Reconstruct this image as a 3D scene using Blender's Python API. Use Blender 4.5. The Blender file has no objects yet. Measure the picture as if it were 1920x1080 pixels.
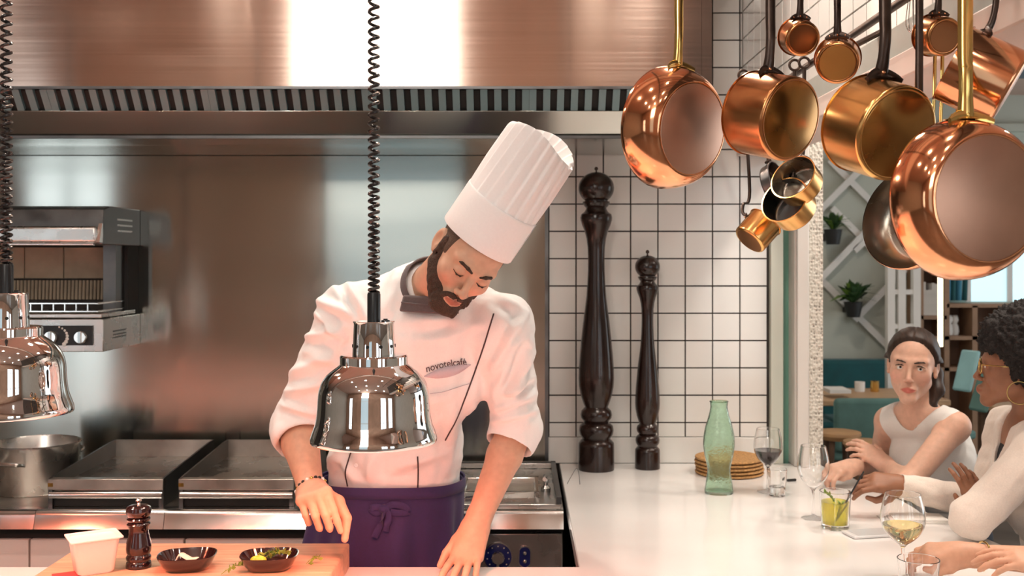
import bpy, bmesh, math, random
import numpy as np
from mathutils import Vector, Matrix
from mathutils.bvhtree import BVHTree

random.seed(7)
S = bpy.context.scene
C = S.collection
PI = math.pi

# ------------------------------------------------------------------ camera
CAMZ, FPX, VX, VY = 1.68, 2000.0, 975.0, 485.0
cam_d = bpy.data.cameras.new('camera')
cam = bpy.data.objects.new('camera', cam_d)
C.objects.link(cam)
cam.location = (0, 0, CAMZ)
cam.rotation_euler = (PI / 2, 0, 0)
cam_d.sensor_width = 36
cam_d.lens = FPX / 1920 * 36
cam_d.shift_x = -(VX - 960) / 1920
cam_d.shift_y = -(540 - VY) / 1920
cam_d.clip_start = 0.05
cam_d.dof.use_dof = True
cam_d.dof.focus_distance = 2.2
cam_d.dof.aperture_fstop = 7.1
S.camera = cam

# ------------------------------------------------------------------ light
S.view_settings.view_transform = 'Standard'
S.view_settings.look = 'None'
S.view_settings.gamma = 1
S.view_settings.use_curve_mapping = False
S.view_settings.exposure = 0.36
w = bpy.data.worlds.new('daylight')
S.world = w
w.use_nodes = True
w.node_tree.nodes['Background'].inputs[0].default_value = (0.75, 0.85, 1.0, 1)
w.node_tree.nodes['Background'].inputs[1].default_value = 1.0


def lamp(name, kind, loc, power, color=(1, 1, 1), rot=(0, 0, 0), size=0.3, size_y=None, spread=None, angle=None, blend=0.5):
    d = bpy.data.lights.new(name, kind)
    d.energy = power
    d.color = color
    if kind == 'AREA':
        d.size = size
        if size_y:
            d.shape = 'RECTANGLE'
            d.size_y = size_y
        else:
            d.shape = 'DISK'
        if spread:
            d.spread = spread
    else:
        d.shadow_soft_size = size
    if kind == 'SPOT':
        d.spot_size = angle
        d.spot_blend = blend
    o = bpy.data.objects.new(name, d)
    C.objects.link(o)
    o.location = loc
    o.rotation_euler = rot
    return o


# daylight through the street windows behind the viewer and an added dining room window
REAR_Y = -3.4
DAY = (0.95, 0.98, 1.0)
REAR_WINDOWS = [(-5.3, -4.35), (-2.10, -0.60), (1.9, 3.2), (3.9, 5.2)]
# ceiling downlights; some near the women and dining tables added for brightness
DOWNLIGHTS = [(x, y) for x in (-2.4, -0.9, 0.6, 2.2) for y in (-1.9, -0.3, 1.3)] + [(2.2, 3.2), (1.55, 3.5), (1.5, 2.55), (2.2, 5.2), (1.9, 6.9), (3.1, 6.6), (3.9, 2.0), (3.9, 4.4), (-1.9, 2.95), (-0.6, 2.95), (0.45, 2.75)]


def ceil_z(x, y):
    return 3.0 if y > 2.2 else 4.7


for x_, y_ in DOWNLIGHTS:
    lamp('downlight_beam', 'AREA', (x_, y_, ceil_z(x_, y_) - 0.045), 9, (1.0, 0.885, 0.77), (0, 0, 0), 0.16)


def W(px, py, d):
    return Vector(((px - VX) / FPX * d, d, CAMZ - (py - VY) / FPX * d))


# ------------------------------------------------------------------ materials
def lin(c):
    if isinstance(c, str):
        c = c.lstrip('#')
        c = [int(c[i:i + 2], 16) / 255 for i in (0, 2, 4)]
        return tuple(x / 12.92 if x <= 0.04045 else ((x + 0.055) / 1.055) ** 2.4 for x in c)
    return tuple(c[:3])


def mat(name, col, rough=0.5, metal=0.0, var=0.08, scale=18.0, bump=0.0, stretch=(1, 1, 1), trans=0.0, ior=1.45,
        emit=None, estr=0.0, coat=0.0, aniso=0.0, sheen=0.0, sss=0.0, spec=0.5, rvar=0.05, col2=None, attr=None, detail=4.0, tangent=None, bdist=0.01, arot=0.25):
    m = bpy.data.materials.new(name)
    m.use_nodes = True
    nt = m.node_tree
    n = nt.nodes
    L = nt.links
    b = n['Principled BSDF']
    col = lin(col)
    b.inputs['Roughness'].default_value = rough
    b.inputs['Metallic'].default_value = metal
    b.inputs['IOR'].default_value = ior
    b.inputs['Transmission Weight'].default_value = trans
    b.inputs['Coat Weight'].default_value = coat
    b.inputs['Coat Roughness'].default_value = 0.08
    b.inputs['Anisotropic'].default_value = aniso
    if aniso:
        b.inputs['Anisotropic Rotation'].default_value = arot
    b.inputs['Specular IOR Level'].default_value = spec
    if sheen:
        b.inputs['Sheen Weight'].default_value = sheen
    if sss:
        b.inputs['Subsurface Weight'].default_value = sss
        b.inputs['Subsurface Radius'].default_value = (0.012, 0.005, 0.003)
        b.inputs['Subsurface Scale'].default_value = 1.0
    tc = n.new('ShaderNodeTexCoord')
    mp = n.new('ShaderNodeMapping')
    mp.inputs['Scale'].default_value = stretch
    L.new(tc.outputs['Object'], mp.inputs['Vector'])
    nz = n.new('ShaderNodeTexNoise')
    nz.inputs['Scale'].default_value = scale
    nz.inputs['Detail'].default_value = detail
    L.new(mp.outputs['Vector'], nz.inputs['Vector'])
    mix = n.new('ShaderNodeMix')
    mix.data_type = 'RGBA'
    c2 = lin(col2) if col2 is not None else tuple(min(1, x * (1 + var)) for x in col)
    c1 = col if col2 is not None else tuple(x * (1 - var) for x in col)
    mix.inputs[6].default_value = (*c1, 1)
    mix.inputs[7].default_value = (*c2, 1)
    rp = n.new('ShaderNodeMapRange')
    rp.inputs[1].default_value = 0.3
    rp.inputs[2].default_value = 0.7
    L.new(nz.outputs['Fac'], rp.inputs[0])
    L.new(rp.outputs[0], mix.inputs[0])
    out = mix.outputs[2]
    if attr:
        at = n.new('ShaderNodeVertexColor')
        at.layer_name = attr
        mul = n.new('ShaderNodeMix')
        mul.data_type = 'RGBA'
        mul.blend_type = 'MULTIPLY'
        mul.inputs[0].default_value = 1
        L.new(out, mul.inputs[6])
        L.new(at.outputs['Color'], mul.inputs[7])
        out = mul.outputs[2]
    L.new(out, b.inputs['Base Color'])
    if rvar:
        rr = n.new('ShaderNodeMapRange')
        rr.inputs[1].default_value = 0.25
        rr.inputs[2].default_value = 0.75
        rr.inputs[3].default_value = max(0.0, rough - rvar)
        rr.inputs[4].default_value = min(1.0, rough + rvar)
        L.new(nz.outputs['Fac'], rr.inputs[0])
        L.new(rr.outputs[0], b.inputs['Roughness'])
    if bump:
        bp = n.new('ShaderNodeBump')
        bp.inputs['Strength'].default_value = bump
        bp.inputs['Distance'].default_value = bdist
        L.new(nz.outputs['Fac'], bp.inputs['Height'])
        L.new(bp.outputs['Normal'], b.inputs['Normal'])
    if tangent:
        tg = n.new('ShaderNodeTangent')
        tg.direction_type = 'RADIAL'
        tg.axis = tangent
        L.new(tg.outputs[0], b.inputs['Tangent'])
    if emit is not None:
        b.inputs['Emission Color'].default_value = (*lin(emit), 1)
        b.inputs['Emission Strength'].default_value = estr
    return m


M = {}
M['hood'] = mat('hood_steel', (0.74, 0.58, 0.50), 0.15, 1.0, 0.03, 30, stretch=(0.05, 1, 6), aniso=0.93, rvar=0.02, tangent='Z')  # pink tint stands in for reflections of the warm room
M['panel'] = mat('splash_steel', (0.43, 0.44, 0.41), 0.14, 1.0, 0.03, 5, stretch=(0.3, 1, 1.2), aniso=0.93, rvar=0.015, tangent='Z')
M['steel'] = mat('steel', (0.62, 0.61, 0.59), 0.28, 1.0, 0.06, 12, rvar=0.06)
M['steel_worn'] = mat('steel_worn', (0.52, 0.48, 0.43), 0.34, 1.0, 0.25, 9, rvar=0.1, detail=7)
M['steel_bright'] = mat('steel_bright', (0.78, 0.77, 0.75), 0.16, 1.0, 0.03, 10, rvar=0.03)
M['steel_dark'] = mat('steel_dark', (0.16, 0.16, 0.16), 0.35, 1.0, 0.15, 14, rvar=0.08)
M['chrome'] = mat('chrome', (0.80, 0.80, 0.80), 0.035, 1.0, 0.01, 5, rvar=0.01)
M['black'] = mat('black_plastic', (0.012, 0.012, 0.013), 0.32, 0, 0.2, 20)
M['cord'] = mat('cord_plastic', (0.018, 0.014, 0.013), 0.28, 0, 0.2, 40)
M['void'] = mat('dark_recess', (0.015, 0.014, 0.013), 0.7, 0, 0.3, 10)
M['tile'] = mat('white_tile', (0.80, 0.79, 0.76), 0.13, 0, 0.03, 4, coat=0.2)
M['grout'] = mat('dark_grout', (0.055, 0.045, 0.04), 0.9, 0, 0.3, 40)
M['counter'] = mat('white_counter', (0.84, 0.82, 0.80), 0.14, 0, 0.02, 3, coat=0.25)
M['white'] = mat('white_paint', (0.80, 0.77, 0.73), 0.45, 0, 0.03, 6)
M['greenwhite'] = mat('pale_green_paint', (0.66, 0.70, 0.62), 0.4, 0, 0.04, 6)
M['soffit'] = mat('lamp_pink_soffit', (0.78, 0.66, 0.60), 0.5, 0, 0.04, 5)  # pink of the heat lamps' light is put into this colour
M['greytrim'] = mat('grey_trim', (0.40, 0.42, 0.39), 0.5, 0, 0.08, 8)
M['ceil'] = mat('ceiling_plaster', (0.66, 0.47, 0.39), 0.8, 0, 0.04, 3)
M['rear'] = mat('rear_wall_plaster', (0.50, 0.345, 0.265), 0.8, 0, 0.15, 1.2)
M['floor'] = mat('floor_tile', (0.16, 0.13, 0.11), 0.4, 0, 0.2, 3)
M['sidewall'] = mat('side_wall_paint', (0.55, 0.53, 0.48), 0.8, 0, 0.05, 3)
M['dwall'] = mat('dining_wall_paint', (0.52, 0.54, 0.47), 0.7, 0, 0.05, 2)
M['mullion'] = mat('window_frame_paint', (0.07, 0.08, 0.08), 0.4, 0, 0.1, 6)
M['pane'] = mat('daylit_pane', (0.8, 0.9, 0.9), 0.2, 0, 0.05, 2, emit=(0.86, 0.95, 1.0), estr=2.2)
M['pane_low'] = mat('shaded_blue_pane', (0.5, 0.6, 0.65), 0.2, 0, 0.05, 2, emit=(0.55, 0.78, 0.90), estr=0.5)
M['pane_high'] = mat('bright_sky_pane', (0.9, 0.9, 0.88), 0.2, 0, 0.03, 2, emit=(1.0, 0.96, 0.88), estr=6.0)
M['bulb'] = mat('downlight_lens', (1, 0.9, 0.8), 0.3, 0, 0.02, 5, emit=(1, 0.82, 0.62), estr=20)
M['wood'] = mat('pale_wood', (0.52, 0.33, 0.19), 0.5, 0, 0.22, 7, stretch=(1, 8, 8), bump=0.06)
M['board'] = mat('board_wood', (0.54, 0.36, 0.235), 0.45, 0, 0.24, 5, stretch=(1.2, 14, 14), bump=0.08, detail=6)
M['darkwood'] = mat('dark_stained_wood', (0.020, 0.0085, 0.006), 0.24, 0, 0.5, 4, stretch=(9, 9, 1), coat=0.25)
M['millred'] = mat('small_mill_wood', (0.018, 0.006, 0.006), 0.14, 0, 0.4, 8, stretch=(4, 4, 1), coat=0.8)
M['copper'] = mat('copper', (0.90, 0.42, 0.22), 0.12, 1.0, 0.10, 7, rvar=0.05)
M['copper_old'] = mat('copper_aged', (0.60, 0.27, 0.11), 0.22, 1.0, 0.22, 9, rvar=0.07, detail=6)
M['copper_base'] = mat('copper_scoured_base', (0.62, 0.36, 0.26), 0.38, 1.0, 0.16, 6, rvar=0.06, detail=7)
M['copper_dark'] = mat('copper_tarnished', (0.30, 0.12, 0.05), 0.32, 1.0, 0.3, 6, rvar=0.08)
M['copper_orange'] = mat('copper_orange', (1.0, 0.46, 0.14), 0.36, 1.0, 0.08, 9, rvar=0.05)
M['bronze'] = mat('copper_bronze', (0.46, 0.23, 0.07), 0.25, 1.0, 0.2, 7, rvar=0.06, detail=6)
M['rail'] = mat('rail_steel', (0.64, 0.62, 0.60), 0.16, 1.0, 0.03, 10, rvar=0.03, aniso=0.6, tangent='Z', arot=0.0)
M['gold'] = mat('copper_golden', (0.90, 0.50, 0.18), 0.2, 1.0, 0.08, 7, rvar=0.05)
M['tin'] = mat('tin_lining', (0.40, 0.36, 0.31), 0.28, 1.0, 0.2, 9, rvar=0.1)
M['iron'] = mat('cast_iron', (0.085, 0.060, 0.050), 0.32, 0.85, 0.35, 14, bump=0.15, rvar=0.08)
M['brass'] = mat('brass', (0.80, 0.55, 0.19), 0.17, 1.0, 0.08, 9, rvar=0.05)
M['glass'] = mat('clear_glass', (1, 1, 1), 0.0, 0, 0.0, 5, trans=1.0, ior=1.45, rvar=0)
M['greenglass'] = mat('green_glass', (0.78, 0.97, 0.85), 0.03, 0, 0.03, 60, trans=1.0, ior=1.38, rvar=0.01, bump=0.25)
M['redwine'] = mat('red_wine', (0.022, 0.001, 0.004), 0.0, 0, 0.0, 5, trans=0.12, ior=1.33, rvar=0)
M['whitewine'] = mat('white_wine', (0.95, 0.85, 0.42), 0.0, 0, 0.0, 5, trans=1.0, ior=1.33, rvar=0)
M['water'] = mat('water', (0.97, 0.98, 0.98), 0.0, 0, 0, 5, trans=1.0, ior=1.33, rvar=0)
M['yellowdrink'] = mat('yellow_drink', (0.92, 0.82, 0.06), 0.05, 0, 0.1, 30, trans=0.7, ior=1.33, rvar=0)
M['wicker'] = mat('wicker', (0.50, 0.27, 0.10), 0.7, 0, 0.35, 120, bump=0.6)
M['pink_lit_plastic'] = mat('white_polyethylene', (0.86, 0.80, 0.76), 0.35, 0, 0.02, 5, sss=0.0)  # white plastic with a little heat-lamp pink mixed into its colour
M['dish'] = mat('dark_glazed_dish', (0.020, 0.007, 0.007), 0.07, 0, 0.2, 10, coat=0.9)
M['herb'] = mat('herb_green', (0.20, 0.30, 0.05), 0.5, 0, 0.35, 60)
M['onion'] = mat('pale_slice', (0.82, 0.66, 0.52), 0.35, 0, 0.1, 40)
M['lemon'] = mat('lime_flesh', (0.55, 0.55, 0.05), 0.3, 0, 0.2, 60)
M['leaf'] = mat('plant_leaf', (0.035, 0.085, 0.025), 0.45, 0, 0.4, 14)
M['leaf2'] = mat('plant_leaf_bright', (0.12, 0.22, 0.03), 0.45, 0, 0.3, 14)
M['pot'] = mat('black_pot', (0.02, 0.02, 0.02), 0.5, 0, 0.2, 10)
M['teal'] = mat('teal_upholstery', (0.006, 0.085, 0.095), 0.7, 0, 0.15, 12, sheen=0.2)
M['tealsoft'] = mat('grey_teal_upholstery', (0.10, 0.20, 0.18), 0.75, 0, 0.12, 12)
M['bluecurtain'] = mat('blue_curtain', (0.05, 0.22, 0.33), 0.7, 0, 0.25, 6, stretch=(9, 9, 1))
M['navy'] = mat('navy_panel', (0.006, 0.018, 0.06), 0.4, 0, 0.4, 5)
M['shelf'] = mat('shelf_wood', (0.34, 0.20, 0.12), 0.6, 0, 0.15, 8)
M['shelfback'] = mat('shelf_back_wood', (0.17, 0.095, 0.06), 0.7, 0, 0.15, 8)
M['book'] = mat('pale_paper', (0.62, 0.56, 0.50), 0.8, 0, 0.08, 9)
M['tube'] = mat('glowing_tube', (1, 0.9, 0.75), 0.4, 0, 0.01, 5, emit=(1, 0.80, 0.55), estr=2.0)
M['bluelit'] = mat('pale_daylit_glass', (0.55, 0.75, 0.80), 0.2, 0, 0.1, 2, emit=(0.55, 0.78, 0.85), estr=0.8)
M['brick'] = mat('ceramic_brick', (0.42, 0.33, 0.24), 0.8, 0, 0.15, 12)
M['rose'] = mat('red_napkin', (0.45, 0.06, 0.06), 0.8, 0, 0.1, 40)
M['blueplate'] = mat('blue_dial_plate', (0.012, 0.022, 0.16), 0.35, 0, 0.1, 20)
M['heatbulb'] = mat('heat_bulb', (0.9, 0.2, 0.1), 0.3, 0, 0.02, 5, emit=(1, 0.20, 0.10), estr=40)
M['stool'] = mat('stool_wood', (0.50, 0.28, 0.13), 0.5, 0, 0.2, 8)
M['stoolleg'] = mat('stool_leg_wood', (0.13, 0.07, 0.04), 0.55, 0, 0.2, 8)
M['paper'] = mat('white_paper', (0.82, 0.79, 0.75), 0.6, 0, 0.02, 10)
M['phone'] = mat('white_phone_glass', (0.76, 0.76, 0.76), 0.12, 0, 0.02, 4)


def holes_material():
    m = mat('perforated_panel', (0.72, 0.68, 0.60), 0.5, 0, 0.05, 20)
    nt = m.node_tree
    n = nt.nodes
    tc = n.new('ShaderNodeTexCoord')
    mp = n.new('ShaderNodeMapping')
    mp.inputs['Scale'].default_value = (1, 1, 0.7)
    vo = n.new('ShaderNodeTexVoronoi')
    vo.inputs['Scale'].default_value = 105
    vo.inputs['Randomness'].default_value = 0.6
    cr = n.new('ShaderNodeValToRGB')
    cr.color_ramp.elements[0].position = 0.25
    cr.color_ramp.elements[0].color = (0.30, 0.27, 0.23, 1)
    cr.color_ramp.elements[1].position = 0.42
    cr.color_ramp.elements[1].color = (0.78, 0.74, 0.66, 1)
    nt.links.new(tc.outputs['Object'], mp.inputs[0])
    nt.links.new(mp.outputs[0], vo.inputs['Vector'])
    nt.links.new(vo.outputs['Distance'], cr.inputs[0])
    nt.links.new(cr.outputs[0], n['Principled BSDF'].inputs['Base Color'])
    bp = n.new('ShaderNodeBump')
    bp.inputs['Strength'].default_value = 0.8
    bp.inputs['Distance'].default_value = 0.01
    nt.links.new(vo.outputs['Distance'], bp.inputs['Height'])
    nt.links.new(bp.outputs[0], n['Principled BSDF'].inputs['Normal'])
    return m


M['holes'] = holes_material()


# ------------------------------------------------------------------ mesh helpers
def worldloc(o):
    v = Vector((0, 0, 0))
    while o is not None:
        v += o.location
        o = o.parent
    return v


def frame(z, x=None):
    z = Vector(z).normalized()
    if x is None:
        x = Vector((1, 0, 0)) if abs(z.x) < 0.9 else Vector((0, 1, 0))
    x = Vector(x)
    x = (x - z * x.dot(z)).normalized()
    y = z.cross(x)
    return Matrix((x, y, z)).transposed()


class MB:
    def __init__(s):
        s.v = []
        s.f = []

    def add(s, vs, fs):
        o = len(s.v)
        s.v += [tuple(v) for v in vs]
        s.f += [tuple(i + o for i in f) for f in fs]
        return s

    def box(s, x0, x1, y0, y1, z0, z1):
        return s.add([(x0, y0, z0), (x1, y0, z0), (x1, y1, z0), (x0, y1, z0), (x0, y0, z1), (x1, y0, z1), (x1, y1, z1), (x0, y1, z1)],
                     [(0, 3, 2, 1), (4, 5, 6, 7), (0, 1, 5, 4), (1, 2, 6, 5), (2, 3, 7, 6), (3, 0, 4, 7)])

    def obox(s, c, R, hx, hy, hz):
        c = Vector(c)
        vs = [c + R @ Vector((sx * hx, sy * hy, sz * hz)) for sz in (-1, 1) for sx, sy in ((-1, -1), (1, -1), (1, 1), (-1, 1))]
        return s.add(vs, [(0, 3, 2, 1), (4, 5, 6, 7), (0, 1, 5, 4), (1, 2, 6, 5), (2, 3, 7, 6), (3, 0, 4, 7)])

    def hexa(s, p):  # 8 points: bottom 4, top 4
        return s.add(p, [(0, 3, 2, 1), (4, 5, 6, 7), (0, 1, 5, 4), (1, 2, 6, 5), (2, 3, 7, 6), (3, 0, 4, 7)])

    def prism(s, poly, d):
        n = len(poly)
        d = Vector(d)
        a = [Vector(p) for p in poly]
        b = [p + d for p in a]
        fs = [tuple(range(n - 1, -1, -1)), tuple(range(n, 2 * n))]
        fs += [(i, (i + 1) % n, n + (i + 1) % n, n + i) for i in range(n)]
        return s.add(a + b, fs)

    def lathe(s, prof, c=(0, 0, 0), R=None, n=32, sx=1.0, sy=1.0, cap=True):
        """prof: list of (r, z); closed with caps where r>0 at the ends"""
        c = Vector(c)
        vs = []
        for r, z in prof:
            for k in range(n):
                a = 2 * PI * k / n
                p = Vector((r * sx * math.cos(a), r * sy * math.sin(a), z))
                vs.append(c + (R @ p if R else p))
        fs = []
        for i in range(len(prof) - 1):
            for k in range(n):
                k2 = (k + 1) % n
                fs.append((i * n + k, i * n + k2, (i + 1) * n + k2, (i + 1) * n + k))
        if cap:
            if prof[0][0] > 1e-6:
                fs.append(tuple(range(n - 1, -1, -1)))
            if prof[-1][0] > 1e-6:
                o = (len(prof) - 1) * n
                fs.append(tuple(range(o, o + n)))
        return s.add(vs, fs)

    def tube(s, pts, rad, n=10, flat=1.0, up=None, closed=False):
        pts = [Vector(p) for p in pts]
        if not hasattr(rad, '__len__'):
            rad = [rad] * len(pts)
        vs = []
        prev = None
        m = len(pts)
        for i, p in enumerate(pts):
            if closed:
                t = pts[(i + 1) % m] - pts[(i - 1) % m]
            else:
                t = pts[min(i + 1, m - 1)] - pts[max(i - 1, 0)]
            t = t.normalized() if t.length > 1e-9 else Vector((0, 0, 1))
            ref = Vector(up) if up is not None else (prev if prev is not None else (Vector((0, 0, 1)) if abs(t.z) < 0.9 else Vector((1, 0, 0))))
            x = ref - t * ref.dot(t)
            if x.length < 1e-6:
                x = Vector((1, 0, 0)) - t * t.x
            x.normalize()
            prev = x
            y = t.cross(x)
            for k in range(n):
                a = 2 * PI * k / n
                vs.append(p + x * (math.cos(a) * rad[i]) + y * (math.sin(a) * rad[i] * flat))
        fs = []
        for i in range(m if closed else m - 1):
            j = (i + 1) % m
            for k in range(n):
                k2 = (k + 1) % n
                fs.append((i * n + k, i * n + k2, j * n + k2, j * n + k))
        if not closed:
            fs.append(tuple(range(n - 1, -1, -1)))
            fs.append(tuple(range((m - 1) * n, m * n)))
        return s.add(vs, fs)

    def ball(s, c, r, n=16, m=10, R=None, sc=(1, 1, 1)):
        c = Vector(c)
        prof = [(math.sin(PI * i / m), -math.cos(PI * i / m)) for i in range(m + 1)]
        vs = []
        for q, z in prof:
            for k in range(n):
                a = 2 * PI * k / n
                p = Vector((q * math.cos(a) * r * sc[0], q * math.sin(a) * r * sc[1], z * r * sc[2]))
                vs.append(c + (R @ p if R else p))
        fs = []
        for i in range(m):
            for k in range(n):
                k2 = (k + 1) % n
                fs.append((i * n + k, i * n + k2, (i + 1) * n + k2, (i + 1) * n + k))
        return s.add(vs, fs)

    def mesh(s, name, off=Vector((0, 0, 0)), sharp=38):
        me = bpy.data.meshes.new(name)
        ox, oy, oz = off
        me.from_pydata([(x - ox, y - oy, z - oz) for x, y, z in s.v], [], s.f)
        bm = bmesh.new()
        bm.from_mesh(me)
        bmesh.ops.remove_doubles(bm, verts=bm.verts, dist=1e-6)
        bmesh.ops.recalc_face_normals(bm, faces=bm.faces)
        bm.to_mesh(me)
        bm.free()
        me.shade_smooth()
        me.set_sharp_from_angle(angle=math.radians(sharp))
        return me

    def build(s, name, m, parent=None, bevel=0, sharp=38, seg=2, solid=0):
        me = s.mesh(name, worldloc(parent) if parent else Vector((0, 0, 0)), sharp)
        return link(name, me, m, parent, bevel, seg, solid)


def link(name, me, m, parent=None, bevel=0, seg=2, solid=0):
    o = bpy.data.objects.new(name, me)
    C.objects.link(o)
    if m is not None and not me.materials:
        me.materials.append(M[m] if isinstance(m, str) else m)
    if parent is not None:
        o.parent = parent
    if solid:
        md = o.modifiers.new('thickness', 'SOLIDIFY')
        md.thickness = solid
        md.offset = 0
    if bevel:
        md = o.modifiers.new('bevel', 'BEVEL')
        md.width = bevel
        md.segments = seg
        md.limit_method = 'ANGLE'
        md.angle_limit = math.radians(40)
    return o


def tag(o, label=None, cat=None, group=None, kind=None):
    if label:
        o['label'] = label
    if cat:
        o['category'] = cat
    if group:
        o['group'] = group
    if kind:
        o['kind'] = kind
    return o


def thing(name, label, cat, loc=(0, 0, 0), group=None):
    o = bpy.data.objects.new(name, None)
    C.objects.link(o)
    o.empty_display_size = 0.05
    o.location = loc
    return tag(o, label, cat, group)


def copy_tree(o, parent=None):
    c = o.copy()
    C.objects.link(c)
    c.parent = parent
    for ch in list(o.children):
        copy_tree(ch, c)
    return c


def arc(a, b, n):
    return [a + (b - a) * i / (n - 1) for i in range(n)]


def smooth_path(pts, sub=6):
    """Catmull-Rom through points (tuples of any length)"""
    P = [np.array(p, float) for p in pts]
    P = [2 * P[0] - P[1]] + P + [2 * P[-1] - P[-2]]
    out = []
    for i in range(1, len(P) - 2):
        p0, p1, p2, p3 = P[i - 1:i + 3]
        for k in range(sub):
            t = k / sub
            out.append(0.5 * ((2 * p1) + (-p0 + p2) * t + (2 * p0 - 5 * p1 + 4 * p2 - p3) * t * t + (-p0 + 3 * p1 - 3 * p2 + p3) * t ** 3))
    out.append(P[-2])
    return [tuple(p) for p in out]


# ------------------------------------------------------------------ room shell
def struct(name, mb, m, label=None, **kw):
    o = mb.build(name, m, None, **kw)
    o['kind'] = 'structure'
    if label:
        o['label'] = label
    return o


WY = 4.0          # back wall of the kitchen
CT = 0.914        # counter top height
struct('floor', MB().box(-6.6, 6.3, REAR_Y - 0.1, 8.7, -0.1, 0), 'floor', 'dark brown tiled floor')
struct('ceiling', MB().box(-6.6, 6.3, 2.2, 8.7, 3.0, 3.1).box(-6.6, 6.3, 2.2, 2.3, 3.1, 4.7).box(-6.6, 6.3, REAR_Y - 0.1, 2.3, 4.7, 4.8), 'ceil', 'warm plaster ceiling, higher over the front of the bar')
struct('wall_left', MB().box(-6.7, -6.6, REAR_Y - 0.1, WY + 0.15, 0, 4.7), 'sidewall', 'painted left side wall')
struct('wall_right', MB().box(6.3, 6.4, REAR_Y - 0.1, 8.7, 0, 4.7), 'sidewall', 'painted right side wall')
# rear wall with window openings
rw = MB()
xs = [-6.6] + [v for ab in REAR_WINDOWS for v in ab] + [6.3]
for i in range(0, len(xs), 2):
    rw.box(xs[i], xs[i + 1], REAR_Y - 0.1, REAR_Y, 0, 4.7)
for a_, b_ in REAR_WINDOWS:
    rw.box(a_, b_, REAR_Y - 0.1, REAR_Y, 0, 0.45)
    rw.box(a_, b_, REAR_Y - 0.1, REAR_Y, 4.6 if b_ == -0.60 else 2.9, 4.7)
struct('wall_rear', rw, 'rear', 'brown wall facing the street')
for i, (a_, b_) in enumerate(REAR_WINDOWS):
    g = MB()
    for x in arc(a_, b_, 2 if i == 1 else 3):
        g.box(x - 0.03, x + 0.03, REAR_Y - 0.09, REAR_Y - 0.02, 0.45, 2.9)
    for z in (0.45, 1.9, 2.87):
        g.box(a_, b_, REAR_Y - 0.09, REAR_Y - 0.025, z, z + 0.05)
    wf = struct('window_%d' % (i + 1), g, 'mullion' if i != 1 else 'white', 'street window with slim frame')
    for j, x in enumerate(arc(a_, b_, 3)[:-1]):
        MB().box(x, x + (b_ - a_) / 2, REAR_Y - 0.08, REAR_Y - 0.06, 0.45, 2.9).build('pane', 'pane_low' if i == 1 else 'pane', wf)
        if i == 1:
            MB().box(x, x + (b_ - a_) / 2, REAR_Y - 0.08, REAR_Y - 0.06, 2.9, 4.6).build('pane', 'pane_high', wf)
g = MB()
for y in arc(3.6, 7.4, 4):
    g.box(6.2, 6.3, y - 0.04, y + 0.04, 0.4, 2.8)
for z in (0.4, 2.75):
    g.box(6.2, 6.3, 3.6, 7.4, z, z + 0.06)
wf = struct('window_5', g, 'white', 'unseen dining room side window added for daylight')  # out of view, added to light the dining room
for y in arc(3.6, 7.4, 4)[:-1]:
    MB().box(6.24, 6.26, y, y + 3.8 / 3, 0.4, 2.8).build('pane', 'pane', wf)
# recessed downlights
for k, (x_, y_) in enumerate(DOWNLIGHTS):
    t = thing('ceiling_downlight', 'small round warm spotlight set in the ceiling', 'downlight', (x_, y_, ceil_z(x_, y_)), 'ceiling downlights')
    MB().lathe([(0.055, -0.012), (0.07, -0.012), (0.07, 0.0), (0.055, 0.0)], (x_, y_, ceil_z(x_, y_) - 0.002), n=20, cap=False).build('trim_ring', 'steel', t)
    MB().lathe([(0.0, -0.006), (0.05, -0.006), (0.05, 0)], (x_, y_, ceil_z(x_, y_) - 0.002), n=20).build('lens', 'bulb', t)

# kitchen back wall and its tiles
wb = struct('wall_back', MB().box(-6.6, 0.935, WY + 0.006, WY + 0.15, 0, 3), 'grout', 'tiled wall behind the range')
PT = 0.1023
tm = MB().box(0, PT - 0.0052, 0, 0.009, 0, PT - 0.0052).mesh('tile')
tm.materials.append(M['tile'])


def tile_piece(name, me, loc, parent, rot=(0, 0, 0)):
    o = bpy.data.objects.new(name, me)
    C.objects.link(o)
    o.parent = parent
    o.location = loc
    o.rotation_euler = rot
    return o


for j in range(-7, 14):
    z = CAMZ + j * PT
    if z < 1.05 or z > 2.9:
        continue
    for i in range(8):
        x = (1438 - VX) / 500 - (i + 1) * PT
        if z > 2.2 and i > 3:
            continue
        tile_piece('tile', tm, (x + 0.0026, WY - 0.004 + random.uniform(-.0008, .0008), z + 0.0026), wb,
                   (random.uniform(-.004, .004), 0, random.uniform(-.006, .006)))
for i in range(8):
    x = (1438 - VX) / 500 - (i + 1) * PT
    MB().box(x + 0.0026, x + PT - 0.0026, WY - 0.004, WY + 0.005, 1.0136, 1.0636).build('tile', 'tile', wb)
ledge = MB().box(0.105, 0.935, WY - 0.006, WY + 0.02, CT, 1.011)
struct('trim_1', ledge, 'tile', 'white upstand along the counter under the tiles', bevel=0.002)
struct('trim_2', MB().box(0.935, 0.982, 3.975, 4.15, CT, 3.0), 'greenwhite', 'pale green painted jamb beside the tiles', bevel=0.003)
struct('trim_3', MB().box(0.982, 1.012, 4.02, 4.15, 0.6, 3.0), mat('green_glass_edge', (0.20, 0.42, 0.34), 0.1, 0, 0.1, 5), 'green glass edge beside the jamb')
struct('trim_4', MB().box(1.012, 1.066, 3.93, 4.15, CT, 3.0).box(1.018, 1.06, 3.915, 3.93, CT, 3.0), 'white', 'white column moulding beside the opening', bevel=0.003)
struct('trim_5', MB().box(1.066, 1.122, 3.95, 4.15, CT, 3.0), 'holes', 'perforated cream column face beside the opening')
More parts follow.
